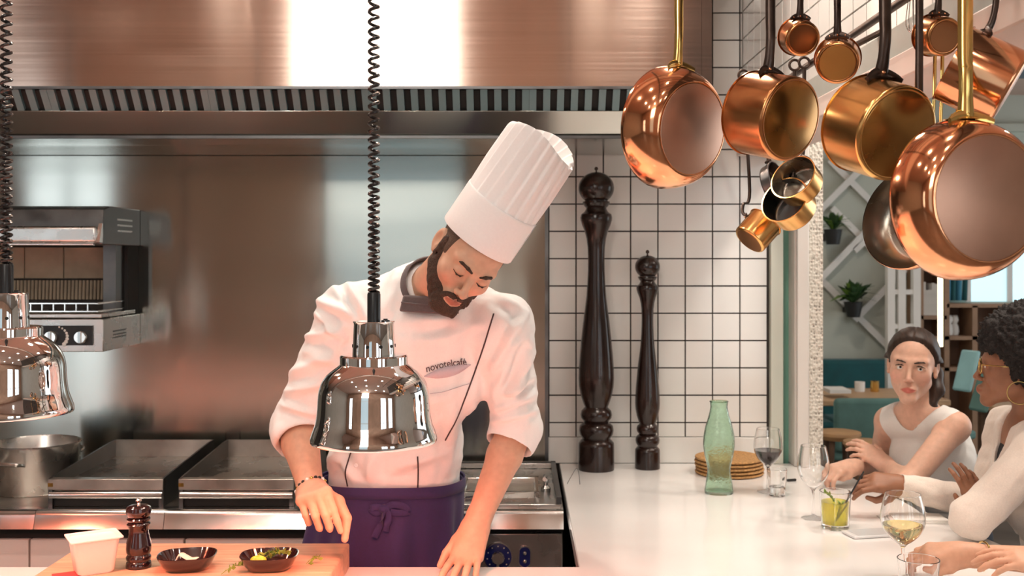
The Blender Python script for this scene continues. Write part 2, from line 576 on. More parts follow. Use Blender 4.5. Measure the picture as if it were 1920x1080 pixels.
struct('wall_partition', MB().box(0.90, 1.12, 4.0, 4.15, 0, CT - 0.04).box(1.02, 1.1, 4.15, 8.6, 0, 3.0), 'sidewall', 'partition between kitchen and dining room')

# soffit over the bar with its tiles
so = struct('wall_soffit', MB().box(0.836, 0.96, 0.9, 3.985, 2.19, 2.998), 'grout', 'tiled soffit above the bar counter')
for j in range(0, 8):
    z = 2.19 + j * PT
    for i in range(27):
        y = 3.985 - (i + 1) * PT
        if z > CAMZ + 0.245 * (y + PT) + 0.03:
            continue
        tile_piece('tile', tm, (0.829 + 0.0, y + PT - 0.0026, z + 0.0026), so, (0, 0, -PI / 2))
struct('trim_6', MB().box(0.822, 0.97, 0.9, 3.985, 2.118, 2.19), 'greytrim', 'grey band under the soffit tiles', bevel=0.003)
struct('trim_7', MB().box(0.808, 0.98, 0.9, 3.985, 2.062, 2.118), 'soffit', 'beam tinted with lamp pink at the foot of the soffit', bevel=0.004)

# ------------------------------------------------------------------ extractor hood
hx0, hx1 = -2.9, 0.585
hood = thing('extractor_hood', 'long brushed steel extractor hood over the cooking range', 'hood', (-1.0, 3.6, 2.07))
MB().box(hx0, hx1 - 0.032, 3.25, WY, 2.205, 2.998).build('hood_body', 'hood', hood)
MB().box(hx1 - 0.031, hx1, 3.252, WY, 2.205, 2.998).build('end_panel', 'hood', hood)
MB().box(hx0, hx1, 3.246, 3.262, 2.197, 2.205).build('lower_lip', 'steel_dark', hood)
prof = [(3.275, 2.197), (3.318, 2.137), (3.33, 2.137), (3.9, 2.19)]
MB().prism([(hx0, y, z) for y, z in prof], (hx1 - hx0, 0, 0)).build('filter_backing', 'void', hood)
prof = [(3.299, 2.138), (3.360, 2.066), (WY - 0.014, 2.066), (WY - 0.014, 2.09), (3.45, 2.09), (3.36, 2.138)]
MB().prism([(hx0, y, z) for y, z in prof], (hx1 - hx0, 0, 0)).build('grease_channel', 'panel', hood, bevel=0.003)
MB().box(hx0, hx1, 3.352, 3.366, 2.058, 2.067).build('channel_lip', 'steel_dark', hood)
pit = 0.0427
slat_me = None
k = 0
x = hx0 + 0.02
while x < hx1 - 0.03:
    wide = (k % 11 == 10)
    wd = 0.0215 if not wide else 0.0325
    if slat_me is None:
        a = Vector((0, 3.258, 2.197)); b = Vector((0, 3.302, 2.138))
        d_ = (b - a).normalized(); nrm = Vector((0, -d_.z, d_.y)) * -1
        p = [a, a + Vector((0.0215, 0, 0)), b + Vector((0.0215, 0, 0)), b]
        q = [v + Vector((0, 0.011, 0.012)) for v in p]
        smb = MB().hexa(p + q)
        slat_me = smb.mesh('filter_slat', Vector((0, 0, 0)))
        slat_me.materials.append(mat('filter_steel', (0.15, 0.235, 0.255), 0.35, 0.2, 0.08, 10))  # teal colour stands in for blue windows reflected in the steel
    for rep in range(2 if wide else 1):
        o = bpy.data.objects.new('filter_slat', slat_me)
        C.objects.link(o)
        o.parent = hood
        o.location = Vector((x + rep * 0.0222, 0, 0)) - hood.location
    x += pit if not wide else pit + 0.0222
    k += 1

# steel splashback
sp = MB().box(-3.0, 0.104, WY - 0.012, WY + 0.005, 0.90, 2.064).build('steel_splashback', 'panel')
tag(sp, 'large brushed steel splashback sheet behind the range', 'splashback')
se = MB().box(0.093, 0.106, WY - 0.016, WY + 0.0, 0.90, 2.064).build('edge_strip', 'steel_dark', sp)

# ------------------------------------------------------------------ bar counter (L-shaped worktop)
poly = [(-3.2, 1.55), (1.42, 1.55), (1.335, 2.55), (1.295, 2.83), (1.252, 3.06), (1.128, 3.993), (0.146, 3.993), (0.146, 2.652), (-3.2, 2.652)]
ct = thing('bar_counter', 'white L-shaped bar counter with glossy stone top', 'counter', (0.5, 2.2, 0))
MB().prism([(x, y, CT - 0.04) for x, y in poly], (0, 0, 0.04)).build('worktop', 'counter', ct, bevel=0.003)
MB().box(-3.1, 1.2, 1.75, 2.60, 0, CT - 0.04).build('bar_body', 'white', ct)
MB().box(0.20, 1.0, 2.60, 3.98, 0, CT - 0.04).build('side_body', 'white', ct)

# ------------------------------------------------------------------ cooking range
rx0, rx1 = -2.9, 0.135
rg = thing('cooking_range', 'long stainless steel cooking range along the splashback', 'range', (-1.0, 3.6, 0))
MB().box(rx0, rx1, 3.36, WY - 0.014, 0.10, 0.895).build('body', 'steel_dark', rg)
MB().box(rx0, rx1, 3.32, WY - 0.014, 0.888, 0.899).build('cooktop', 'steel_worn', rg)
# rolled rail, in sections
cuts = [rx0, -2.1, -1.50, -1.10, -0.66, -0.2, rx1]
for a, b in zip(cuts[:-1], cuts[1:]):
    pr = [(3.345, 0.902), (3.318, 0.902)] + [(3.318 - 0.018 * math.sin(t), 0.884 + 0.018 * math.cos(t)) for t in arc(0.1, 1.5, 6)] + [(3.2868, 0.846), (3.345, 0.846)]
    MB().prism([(a + 0.0008, y, z) for y, z in pr], (b - a - 0.0016, 0, 0)).build('front_rail', 'rail', rg)
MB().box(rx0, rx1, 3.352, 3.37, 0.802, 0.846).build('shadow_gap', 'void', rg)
for a, b in [(-2.9, -2.0), (-2.0, -1.535), (-1.535, -1.05), (-1.05, -0.55)]:
    MB().box(a + 0.003, b - 0.003, 3.335, 3.36, 0.30, 0.802).build('drawer_front', 'white', rg, bevel=0.003)
for a, b in [(-0.55, -0.2), (-0.2, rx1)]:
    MB().box(a + 0.002, b - 0.002, 3.335, 3.36, 0.62, 0.820).build('control_panel', 'steel', rg, bevel=0.003)
    MB().box(a + 0.002, b - 0.002, 3.34, 3.36, 0.15, 0.615).build('oven_door', 'steel', rg, bevel=0.003)
kn = W(934, 1044, 3.334)
kb = MB().lathe([(0.042, 0), (0.042, 0.004), (0.039, 0.006), (0.0, 0.006)], kn, frame((0, -1, 0)), 32).build('dial_plate', 'blueplate', rg)
kr = MB().lathe([(0.045, 0.0), (0.045, 0.003), (0.041, 0.0035)], kn, frame((0, -1, 0)), 32).build('dial_ring', 'steel_bright', kb)
MB().lathe([(0.021, 0.005), (0.021, 0.02), (0.017, 0.026), (0, 0.026)], kn, frame((0, -1, 0)), 24).obox(kn + Vector((0, -0.03, 0)), frame((0, -1, 0)), 0.004, 0.021, 0.008).build('dial_knob', 'steel_bright', kb)
for a in range(9):
    t = math.radians(-40 + a * 32.5)
    MB().obox(kn + Vector((math.cos(t) * 0.034, -0.0065, math.sin(t) * 0.034)), frame((0, -1, 0)), 0.0018, 0.0018, 0.0006).build('dial_mark', 'white', kb)
kp = W(984, 1044, 3.334)
pl = [(kp.x + math.cos(t) * 0.017, kp.y, kp.z + (0.014 if math.sin(t) >= 0 else -0.014) + math.sin(t) * 0.017) for t in arc(0, 2 * PI - 0.3, 20)]
sw = MB().prism(pl, (0, -0.005, 0)).build('switch_plate', 'blueplate', rg)
pl2 = [(kp.x + math.cos(t) * 0.021, kp.y, kp.z + (0.014 if math.sin(t) >= 0 else -0.014) + math.sin(t) * 0.021) for t in arc(0, 2 * PI - 0.3, 20)]
MB().prism(pl2, (0, -0.003, 0)).build('switch_surround', 'steel_bright', sw)
for dz in (-0.012, 0.013):
    MB().ball(kp + Vector((0, -0.006, dz)), 0.007, 12, 8).build('switch_lamp', 'steel_bright', sw)

# griddles standing on the range
def griddle(label):
    t = thing('griddle', label, 'griddle', (0, 3.35, 0.899), 'griddles on the range')
    X0, X1, Y0, Y1 = 0.0, 0.362, 3.35, 3.905
    zf, zb, zp = 0.988, 1.018, 0.957
    MB().box(X0 + 0.006, X1 - 0.006, Y0 + 0.01, Y1 - 0.01, 0.93, zp).build('hot_plate', mat('seared_plate', (0.33, 0.30, 0.27), 0.28, 1.0, 0.35, 9, rvar=0.12, detail=8), t)
    for x in (X0, X1 - 0.006):
        MB().prism([(x, Y0, 0.90), (x, Y1, 0.90), (x, Y1, zb), (x, Y0 + 0.5, zb), (x, Y0 + 0.03, zf + 0.003), (x, Y0, zf)], (0.006, 0, 0)).build('side_wall', 'steel_dark', t)
    MB().box(X0 + 0.006, X1 - 0.006, Y1 - 0.008, Y1, 0.93, zb).build('back_wall', 'steel_worn', t)
    MB().box(X0, X1, Y0 - 0.004, Y0 + 0.03, zf - 0.034, zf).build('front_lip', 'steel_worn', t, bevel=0.002)
    MB().tube([(X0 + 0.004, Y0 + 0.006, 0.937), (X1 - 0.004, Y0 + 0.006, 0.937)], 0.0135, 14).build('drip_tray_bar', 'steel_bright', t)
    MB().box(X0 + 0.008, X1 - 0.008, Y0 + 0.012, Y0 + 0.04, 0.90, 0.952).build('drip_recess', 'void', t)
    for x in (X0 + 0.004, X1 - 0.014):
        MB().box(x, x + 0.01, Y0 - 0.002, Y0 + 0.012, 0.899, 0.955).build('tray_bracket', 'steel_dark', t)
    MB().box(X0 + 0.001, X0 + 0.017, Y0 - 0.0045, Y0, zf - 0.024, zf - 0.012).build('burnt_stain', mat('burnt_grease', (0.30, 0.16, 0.03), 0.4, 0.6, 0.4, 60), t)
    return t


g1 = griddle('left steel griddle with raised sides, next to the stock pot')
g1.location.x = -1.482
g2 = copy_tree(g1)
g2.location.x = -1.072
g2['label'] = "right steel griddle with raised sides, beside the chef's forearm"

# grill unit behind the chef's hip
gu = thing('range_sink_unit', 'shallow steel tray unit with dark frame at the range end', 'cooker unit', (-0.03, 3.6, 0.899))
ux0, ux1 = -0.24, 0.130
MB().box(ux0, ux1, 3.335, 3.93, 0.899, 0.912).box(ux0, ux1, 3.905, 3.93, 0.912, 0.93).build('deck', 'steel', gu, bevel=0.002)
fr = MB()
for a, b, c, d in ((ux1 - 0.016, ux1, 3.335, 3.93), (ux0, ux0 + 0.016, 3.335, 3.93), (ux0, ux1, 3.91, 3.932)):
    fr.box(a, b, c, d, 0.912, 0.934)
fr.build('dark_frame', 'steel_dark', gu)
tr = MB()
for a, b, c, d in ((ux0 + 0.05, 0.06, 3.42, 3.435), (ux0 + 0.05, 0.06, 3.64, 3.655), (ux0 + 0.05, ux0 + 0.065, 3.42, 3.655), (0.045, 0.06, 3.42, 3.655)):
    tr.box(a, b, c, d, 0.911, 0.934)
tr.build('tray_rim', 'steel_bright', gu, bevel=0.005)
MB().box(ux0 + 0.06, 0.05, 3.43, 3.645, 0.911, 0.916).build('tray_base', 'steel_worn', gu)
MB().tube([(0.085, 3.52, 0.91), (0.085, 3.52, 0.955), (0.083, 3.50, 0.966), (0.08, 3.47, 0.962)], 0.007, 10).lathe([(0.016, 0), (0.016, 0.012), (0.008, 0.02)], (0.085, 3.52, 0.912), n=16).build('spout', 'steel_bright', gu)
whk = MB().tube(smooth_path([(0.16, 3.62, CT + 0.002), (0.175, 3.60, CT + 0.035), (0.19, 3.60, CT + 0.058), (0.198, 3.60, CT + 0.045), (0.202, 3.60, CT + 0.004)]), 0.0012, 6).build('bent_wire', 'steel_dark')
tag(whk, 'thin bent wire standing on the counter by the range corner', 'wire')

# stock pot
pc = Vector((-1.642, 3.62, 0.8995))
pot = thing('stock_pot', 'open stainless steel stock pot on the range at far left', 'pot', pc)
MB().lathe([(0.0, 0.0), (0.136, 0.0), (0.140, 0.006), (0.140, 0.148), (0.145, 0.155), (0.145, 0.159), (0.140, 0.161), (0.137, 0.157), (0.137, 0.008), (0.0, 0.006)], pc, n=48).build('pot_body', 'steel', pot)
for a in (-100, 70):
    t = math.radians(a)
    R = Matrix.Rotation(t, 3, 'Z')
    pts = smooth_path([R @ Vector(p) for p in ((0.140, -0.052, 0.105), (0.165, -0.048, 0.112), (0.178, -0.03, 0.115), (0.180, 0, 0.116), (0.178, 0.03, 0.115), (0.165, 0.048, 0.112), (0.140, 0.052, 0.105))], 4)
    MB().tube([pc + Vector(p) for p in pts], 0.0065, 8).build('handle', 'steel_bright', pot)

# ------------------------------------------------------------------ salamander grill on the splashback
sx1 = -1.42
sx0 = -2.15
sg = thing('salamander_grill', 'wall-mounted salamander grill with brick back and two control knobs', 'grill', (-1.78, 3.98, 1.36))
yb = WY - 0.013
pr = [(yb, 1.862), (3.70, 1.862), (3.64, 1.850), (3.63, 1.80), (3.63, 1.728), (yb, 1.728)]
MB().prism([(sx0, y, z) for y, z in pr], (sx1 - sx0, 0, 0)).build('upper_housing', 'steel_dark', sg, bevel=0.003)
MB().box(sx0, sx1 - 0.01, 3.60, 3.632, 1.733, 1.79).build('heater_front', 'steel', sg, bevel=0.01, seg=3)
MB().prism([(sx1 - 0.012, 3.60, 1.735), (sx1 - 0.012, 3.63, 1.735), (sx1 - 0.012, 3.64, 1.80), (sx1 - 0.012, 3.625, 1.80)], (0.012, 0, 0)).build('bracket', 'steel_bright', sg)
MB().tube([(sx0, 3.605, 1.729), (sx1 - 0.02, 3.605, 1.729)], 0.006, 10).build('drip_bar', 'steel_bright', sg)
for z in (1.775, 1.795, 1.815):
    MB().box(sx1 - 0.001, sx1 + 0.003, 3.76, 3.9, z, z + 0.006).build('vent_slot', 'steel', sg)
MB().box(sx0, sx1 - 0.065, 3.95, yb, 1.45, 1.73).build('back_panel', 'grout', sg)
bx = [sx0, -1.97, -1.83, -1.685, sx1 - 0.066]
for a, b in zip(bx[:-1], bx[1:]):
    MB().box(a + 0.0015, b - 0.0015, 3.938, 3.952, 1.607, 1.722).build('brick', 'brick', sg, bevel=0.002)
gr = MB()
x = sx0
while x < sx1 - 0.075:
    gr.tube([(x, 3.935, 1.53), (x + 0.004, 3.93, 1.60)], 0.0055, 6)
    x += 0.0135
o = gr.build('burner_ribs', 'brick', sg)
o['kind'] = 'stuff'
MB().box(sx1 - 0.065, sx1 - 0.02, 3.80, yb, 1.45, 1.73).build('side_post', 'steel_dark', sg)
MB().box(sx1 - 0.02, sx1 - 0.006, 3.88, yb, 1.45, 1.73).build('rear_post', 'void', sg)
# wire rack
rk = MB()
for z, y in ((1.50, 3.64), (1.527, 3.64)):
    rk.tube([(sx0, y, z), (sx1 - 0.02, y, z), (sx1 - 0.02, 3.9, z)], 0.0035, 6)
x = sx0 + 0.015
while x < sx1 - 0.02:
    rk.tube([(x, 3.64, 1.50), (x, 3.64, 1.527)], 0.0028, 6)
    x += 0.0388
rk.build('wire_rack', 'steel_bright', sg)
MB().box(sx0, sx1 - 0.004, 3.63, 3.95, 1.478, 1.492).build('drip_shelf', 'steel', sg, bevel=0.003)
MB().box(sx0, sx1, 3.635, yb, 1.362, 1.474).build('control_box', 'steel', sg, bevel=0.003)
cp = MB().box(-1.655, -1.455, 3.628, 3.64, 1.385, 1.452).build('control_plate', 'black', sg)
for px_ in (97, 153):
    c = W(px_, 632, 3.628)
    MB().lathe([(0.023, 0), (0.022, 0.014), (0.019, 0.018), (0, 0.018)], c, frame((0, -1, 0)), 24).obox(c + Vector((0, -0.02, 0)), frame((0.2, -1, 0)), 0.004, 0.018, 0.005).build('control_knob', 'steel_bright', cp)
mk = MB()
for i in range(8):
    t = math.radians(70 - i * 16)
    c = W(103, 632, 3.627) + Vector((math.cos(t) * 0.042, 0, math.sin(t) * 0.036))
    mk.ball(c, 0.003 + 0.0006 * i, 8, 6, sc=(1, 0.3, 1))
mk.build('heat_marks', 'white', cp)
for z in (1.402, 1.412, 1.424):
    MB().box(sx1 - 0.001, sx1 + 0.002, 3.72, 3.84, z, z + 0.005).build('vent_slot', 'steel_dark', sg)

# ------------------------------------------------------------------ heat lamps
def heat_lamp(label, px, drop):
    D = 2.2
    u = D / FPX
    c = W(px, 825 - drop, D)       # centre of the bell's rim
    t = thing('heat_lamp', label, 'heat lamp', c, 'heat lamps over the pass')
    Z = lambda y: (825 - y) * u
    outer = [(117, 827), (117, 822), (117, 816), (113.5, 806), (109, 793), (106.5, 780), (105, 765), (104.2, 750), (103, 736), (100, 724), (94.5, 712), (87, 702), (77, 693), (66, 685), (62, 681)]
    outer = smooth_path([(a * u, Z(y)) for a, y in outer[2:]], 3)
    outer = [(117 * u, Z(828)), (118 * u, Z(826)), (118 * u, Z(820))] + outer
    inner = [(a - 0.003, z) for a, z in outer[::-1]]
    MB().lathe(outer + inner + [outer[0]], c, n=72, cap=False).build('bell_shade', 'chrome', t)
    MB().lathe([(60 * u, Z(684)), (63.5 * u, Z(683)), (63.5 * u, Z(668)), (61 * u, Z(665)), (41 * u, Z(664.5)), (0, Z(664))], c, n=64).build('collar_ring', 'chrome', t, bevel=0.001)
    cp = MB().lathe([(40 * u, Z(665)), (40 * u, Z(660)), (37.5 * u, Z(607)), (39 * u, Z(603)), (38 * u, Z(602)), (0, Z(602))], c, n=48).build('cap', 'chrome', t)
    for k in range(10):
        a = 2 * PI * k / 10 + 0.15
        d = Vector((math.cos(a), math.sin(a), 0))
        MB().lathe([(0.0035, 0), (0.0035, 0.0014), (0, 0.0014)], c + d * (39.2 * u) + Vector((0, 0, Z(648))), frame(d), 10).build('vent_hole', 'void', cp)
    MB().lathe([(12.4 * u, Z(602)), (12.4 * u, Z(552)), (11 * u, Z(548)), (0, Z(548))], c, n=24).build('sleeve', 'black', t)
    MB().lathe([(8 * u, Z(603)), (8 * u, Z(600)), (4 * u, Z(599)), (4 * u, Z(597)), (0, Z(597))], c + Vector((23 * u, -0.01, 0)), n=16).build('switch_button', 'black', t)
    # coiled cord up to the lamp rail
    z0, z1 = c.z + Z(549), 2.62
    pts = []
    z = z0
    a = 0.0
    while z < z1:
        pts.append((c.x + 0.0095 * math.cos(a), D + 0.0095 * math.sin(a), z))
        f = (z - z0) / (z1 - z0)
        pitch = 0.0115 + 0.017 * f
        a += 2 * PI / 12
        z += pitch / 12
    MB().tube(pts, 0.0036, 6).build('coiled_cord', 'cord', t)
    MB().lathe([(0.018, -0.10), (0.030, -0.09), (0.034, -0.05), (0.02, 0.0), (0.014, 0.05)], c + Vector((0, 0, 0.118)), n=24).build('heat_bulb', 'heatbulb', t)
    lamp('heat_lamp_glow', 'SPOT', c + Vector((0, 0, 0.02)), HEAT, (1.0, 0.24, 0.15), (0, 0, 0), 0.05, angle=math.radians(150), blend=0.6)
    return t


HEAT = 20
heat_lamp("chrome bell heat lamp hanging in front of the chef's chest", 701, 0)
heat_lamp('chrome bell heat lamp cut off by the left edge of the picture', 12, 53)
heat_lamp('chrome bell heat lamp beyond the left picture edge, unseen, added for its red glow', -677, 20)  # out of view, added for more red light on the left
lr = MB().tube([(-3.0, 2.2, 2.63), (0.83, 2.2, 2.63)], 0.014, 12).build('lamp_rail', 'steel')
tag(lr, 'steel rail above the pass that carries the heat lamps', 'rail')
for x in (-2.6, -1.1, 0.4):
    MB().tube([(x, 2.2, 2.63), (x, 2.2, 4.69)], 0.006, 8).build('hanger_rod', 'steel', lr)


# ------------------------------------------------------------------ copper pans
def make_pan(label, c, n, Rb, Rr, h, style='straight', body='copper', base='copper_base', hand='iron', lining='tin', zt=2.34, hw=0.008, mount=1.0, name='copper_saucepan', cat='saucepan', group='hanging copper pans', updir=None, th=0.002):
    """c: centre of the outer base, n: base normal (outwards)"""
    c = Vector(c)
    n = Vector(n).normalized()
    F = frame(n, (1, 0, 0))
    t = thing(name, label, cat, c, group)
    r = 0.007
    if style == 'straight':
        wall = [(Rb - r, 0)] + [(Rb - r + r * math.sin(a), -r + r * math.cos(a)) for a in arc(0.3, PI / 2, 5)] + [(Rr, -h)]
    else:
        wall = [(Rb, 0)] + [(Rb + (Rr - Rb) * math.sin(a) ** 0.9, -h * (1 - math.cos(a)) * 0.62 - h * 0.38 * (a / (PI / 2))) for a in arc(0.12, PI / 2, 12)]
    if style == 'straight':
        wall += [(Rr + 0.002, -h + 0.0005), (Rr + 0.002, -h - 0.001)]
    inner = [(q - th if i else q, z - (th if z > -0.004 else 0)) for i, (q, z) in enumerate(wall)][::-1]
    inner = [(Rr - th, -h - 0.001)] + [(max(q - th, 0), z - th * 0.8) for q, z in wall[:-2][::-1]] + [(0, -th)]
    rb0 = wall[0][0]
    MB().lathe([(rb0 * 0.985, -0.0005)] + wall + [(Rr - th * 0.5, -h - 0.0012)], c, F, 64, cap=False).build('pan_wall', body, t, sharp=60)
    MB().lathe([(0, 0.0), (rb0 * 0.97, 0.0), (rb0 * 0.99, -0.0008)], c, F, 64, cap=False).build('pan_base', base, t)
    MB().lathe(inner, c, F, 64, cap=False).build('pan_lining', lining, t, sharp=60)
    # handle
    up = Vector(updir) if updir else Vector((0, 0, 1))
    u = (up - n * up.dot(n)).normalized()
    s = n.cross(u).normalized()
    hz = -h * 0.80
    rw = Rr if style == 'straight' else Rr * 0.965
    mc = c + n * hz
    half = 0.026 * mount / rw * 1.15
    pts, rad = [], []
    for a in arc(-half, half, 11):
        e = 1 - abs(a / half)
        pts.append(mc + (u * math.cos(a) + s * math.sin(a)) * (rw + 0.0035) + n * (0.011 * mount * (abs(a / half) ** 1.6) * 1.0))
        rad.append((0.0045 + 0.0065 * e ** 0.7) * mount)
    mnt = MB().tube(pts, rad, 10, flat=0.45, up=None)
    pm = mc + u * (rw + 0.004)
    top = Vector((pm.x, pm.y, zt))
    q1 = pm + u * 0.018 * mount + up * 0.004
    q2 = pm + u * 0.030 * mount + up * 0.03
    if q2.z > zt - 0.06:
        q2.z = pm.z + 0.02
    path = smooth_path([tuple(pm - u * 0.002), tuple(q1), tuple(q2), tuple(q2 + up * 0.05 + Vector((0, 0.002, 0))), tuple(Vector((q2.x, q2.y, zt - 0.03))), (q2.x, q2.y, zt)], 6)
    path = [Vector(p) for p in path]
    m = len(path)
    rads = []
    for i in range(m):
        f = i / (m - 1)
        rads.append(hw * (1.9 * mount if i == 0 else 1.0) * (1.35 - 0.35 * min(1, f * 4)) * (1.0 + 0.25 * f))
    mnt.build('handle_mount', hand, t)
    MB().tube(path, rads, 12, flat=0.55, up=(1, 0, 0)).build('handle', hand, t)
    rg_c = Vector((q2.x, q2.y, zt + 0.012))
    MB().tube([rg_c + Vector((math.cos(a) * 0.013, 0, math.sin(a) * 0.013)) for a in arc(0, 2 * PI * 15 / 16, 16)], 0.0035, 8, closed=True).build('hanging_ring', hand, t)
    for a in (-half * 0.62, 0.0, half * 0.62):
        d = u * math.cos(a) + s * math.sin(a)
        MB().ball(mc + d * (rw + 0.0065 * mount) + n * (0.004 if a else 0.005), 0.0032 * mount, 10, 6).build('rivet', 'copper' if hand == 'iron' else hand, t)
    t['hook'] = [q2.x, q2.y, zt + 0.02]
    return t


pans = []
pans.append(make_pan('flared shiny copper pan with brass handle, first from the left of the rack', W(1300, 242, 2.0), (0.60, -0.78, -0.13), 0.086, 0.118, 0.072, 'curved', 'copper', 'copper_base', 'brass', mount=1.15, hw=0.0075, zt=2.36))
pans.append(make_pan('straight-sided copper saucepan with curved iron handle, second from the left of the rack', W(1484, 224, 1.9), (0.545, -0.80, -0.23), 0.076, 0.076, 0.096, 'straight', 'copper_old', 'bronze', 'iron', mount=1.05, hw=0.008))
pans.append(make_pan('golden-brown copper saucepan with thick iron handle, behind the largest pan', W(1684, 252, 1.75), (0.36, -0.87, -0.31), 0.080, 0.083, 0.090, 'straight', 'gold', 'bronze', 'iron', mount=1.2, hw=0.009))
pans.append(make_pan('largest flared copper pan with broad brass handle, cut off at the right edge', W(1856, 372, 1.55), (0.28, -0.955, -0.02), 0.093, 0.122, 0.068, 'curved', 'copper', 'copper_base', 'brass', mount=1.3, hw=0.0102))
pans.append(make_pan('tiny copper saucepan with dark base, left of the three small ones', W(1506, 73, 2.05), (0.03, -0.93, -0.30), 0.034, 0.036, 0.046, 'straight', 'copper_old', 'copper_dark', 'iron', mount=0.62, hw=0.0058))
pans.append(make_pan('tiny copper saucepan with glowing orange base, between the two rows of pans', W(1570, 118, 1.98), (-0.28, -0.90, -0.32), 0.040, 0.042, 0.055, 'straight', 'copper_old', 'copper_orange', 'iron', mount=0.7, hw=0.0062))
pans.append(make_pan('tiny copper saucepan with dark base, right of the three small ones', W(1772, 69, 1.85), (0.13, -0.93, -0.26), 0.034, 0.036, 0.046, 'straight', 'copper_old', 'copper_dark', 'iron', mount=0.6, hw=0.0055))
# side-on pan behind the largest one
pans.append(make_pan('copper saucepan seen side-on with iron handle, behind the largest pan at the right edge', W(1895, 168, 1.68), (0.74, -0.30, -0.45), 0.062, 0.062, 0.095, 'straight', 'copper', 'copper_base', 'iron', mount=0.9, hw=0.005, updir=(0, 0, 1)))
# pans with their tinned insides showing
pans.append(make_pan('small golden copper pan with grey inside showing, uppermost of the hanging cluster', W(1506, 352, 2.62), (0.62, 0.55, -0.45), 0.056, 0.058, 0.05, 'straight', 'gold', 'gold', 'iron', mount=0.7, hw=0.004, zt=2.15))
pans.append(make_pan('small golden copper pan with dark inside showing, lower in the hanging cluster', W(1492, 396, 2.66), (0.60, 0.60, -0.42), 0.058, 0.060, 0.06, 'straight', 'gold', 'gold', 'iron', lining='steel_dark', mount=0.7, hw=0.004, zt=2.15))
pans.append(make_pan('small copper pan seen from its golden side, lowest of the hanging cluster', W(1404, 452, 2.75), (-0.66, -0.25, -0.70), 0.045, 0.046, 0.07, 'straight', 'gold', 'copper_old', 'iron', mount=0.7, hw=0.004, zt=2.15, updir=(0.4, 0.3, 0.7)))
pans.append(make_pan('small dark iron pan at the back of the hanging cluster', W(1440, 348, 2.8), (-0.75, 0.55, -0.3), 0.05, 0.055, 0.03, 'straight', 'steel_dark', 'iron', 'iron', lining='iron', mount=0.6, hw=0.004, zt=2.15))
pans.append(make_pan('round-bottomed dark tinned skillet half hidden behind the largest pan', W(1730, 420, 1.84), (0.80, 0.56, -0.22), 0.062, 0.090, 0.045, 'curved', 'copper', 'copper_base', 'iron', mount=1.0, hw=0.006))

# pot rack
rack = thing('pot_rack', 'dark steel rail rack over the bar that carries the pans', 'pot rack', (0.6, 2.0, 2.16))
MB().tube([(0.72, 1.3, 2.168), (0.72, 3.98, 2.158)], 0.0085, 10).build('long_rail', 'iron', rack)
for y in (1.5, 2.45, 3.4):
    MB().tube([(0.72, y, 2.165), (0.76, y, 2.165), (0.828, y, 2.20)], 0.007, 8).build('rail_bracket', 'iron', rack)
ys = sorted(set(round(p['hook'][1], 3) for p in pans if p['hook'][1] < 2.2))
for y in ys:
    MB().tube([(0.18, y, 2.385), (0.83, y, 2.385)], 0.006, 8).build('cross_bar', 'iron', rack)
for x in (0.2, 0.55):
    MB().tube([(x, 1.3, 2.40), (x, 2.3, 2.40)], 0.009, 8).build('side_bar', 'iron', rack)
    for y in (1.4, 2.2):
        MB().tube([(x, y, 2.40), (x, y, 4.69)], 0.005, 8).build('hanger_rod', 'iron', rack)
for p in pans:
    hx, hy, hz = p['hook']
    del p['hook']
    if hz > 2.3:
        MB().tube(smooth_path([(hx, hy, hz - 0.012), (hx + 0.012, hy, hz - 0.004), (hx + 0.008, hy, hz + 0.02), (hx - 0.004, hy, hz + 0.036), (hx - 0.01, hy, hz + 0.02)], 4), 0.0025, 6).build('hook', 'iron', rack)


# ladles with brass handles and a whisk
def ladle(label, px, ytop, ybot, D, r=0.0035, ring=True):
    a, b = W(px, ytop, D), W(px - 6, ybot, D)
    t = thing('ladle', label, 'ladle', b, 'brass-handled ladles')
    MB().tube([a, a.lerp(b, 0.5) + Vector((0.001, 0, 0)), b], [r, r, r * 0.8], 10, flat=0.6).build('handle', 'brass', t)
    if ring:
        cc = a + Vector((0, 0, 0.010))
        MB().tube([cc + Vector((math.cos(q) * 0.007, 0, math.sin(q) * 0.013)) for q in arc(0, 2 * PI * 15 / 16, 16)], 0.0022, 8, closed=True).build('hanging_eye', 'brass', t)
    MB().lathe([(0.0, -0.022), (0.014, -0.019), (0.022, -0.010), (0.025, 0.0), (0.0235, 0.0), (0.021, -0.009), (0.013, -0.017), (0.0, -0.020)], b + Vector((0.02, 0, 0)), n=24).build('bowl', 'copper', t)


ladle('brass-handled ladle with a large hanging eye, left of the four', 1722, 88, 262, 1.95, 0.0052)
ladle('thin brass-handled ladle, second from the left of the four', 1754, 60, 275, 1.98)
ladle('thin brass-handled ladle, third from the left of the four', 1768, 50, 280, 1.93)
ladle('thin brass-handled ladle, rightmost of the four', 1800, -40, 250, 1.86, ring=False)
wc = W(1712, 60, 1.98)
wh = thing('wire_whisk', 'small wire whisk hanging beside the ladles', 'whisk', wc)
for k in range(5):
    a = PI * k / 5
    pts = [(0.002 * math.cos(a), 0.002 * math.sin(a), 0.11)]
    pts += [(0.014 * s * math.cos(a), 0.014 * s * math.sin(a), z) for s, z in ((0.4, 0.08), (0.9, 0.03), (0.9, 0.012), (0.4, 0.0), (-0.4, 0.0), (-0.9, 0.012), (-0.9, 0.03), (-0.4, 0.08))]
    pts += [(-0.002 * math.cos(a), -0.002 * math.sin(a), 0.11)]
    MB().tube([wc + Vector(p) for p in smooth_path(pts, 3)], 0.0008, 5).build('wire_loop', 'steel_bright', wh)
MB().tube([wc + Vector((0, 0, 0.105)), wc + Vector((0, 0, 0.22))], 0.005, 10).build('handle', 'steel', wh)


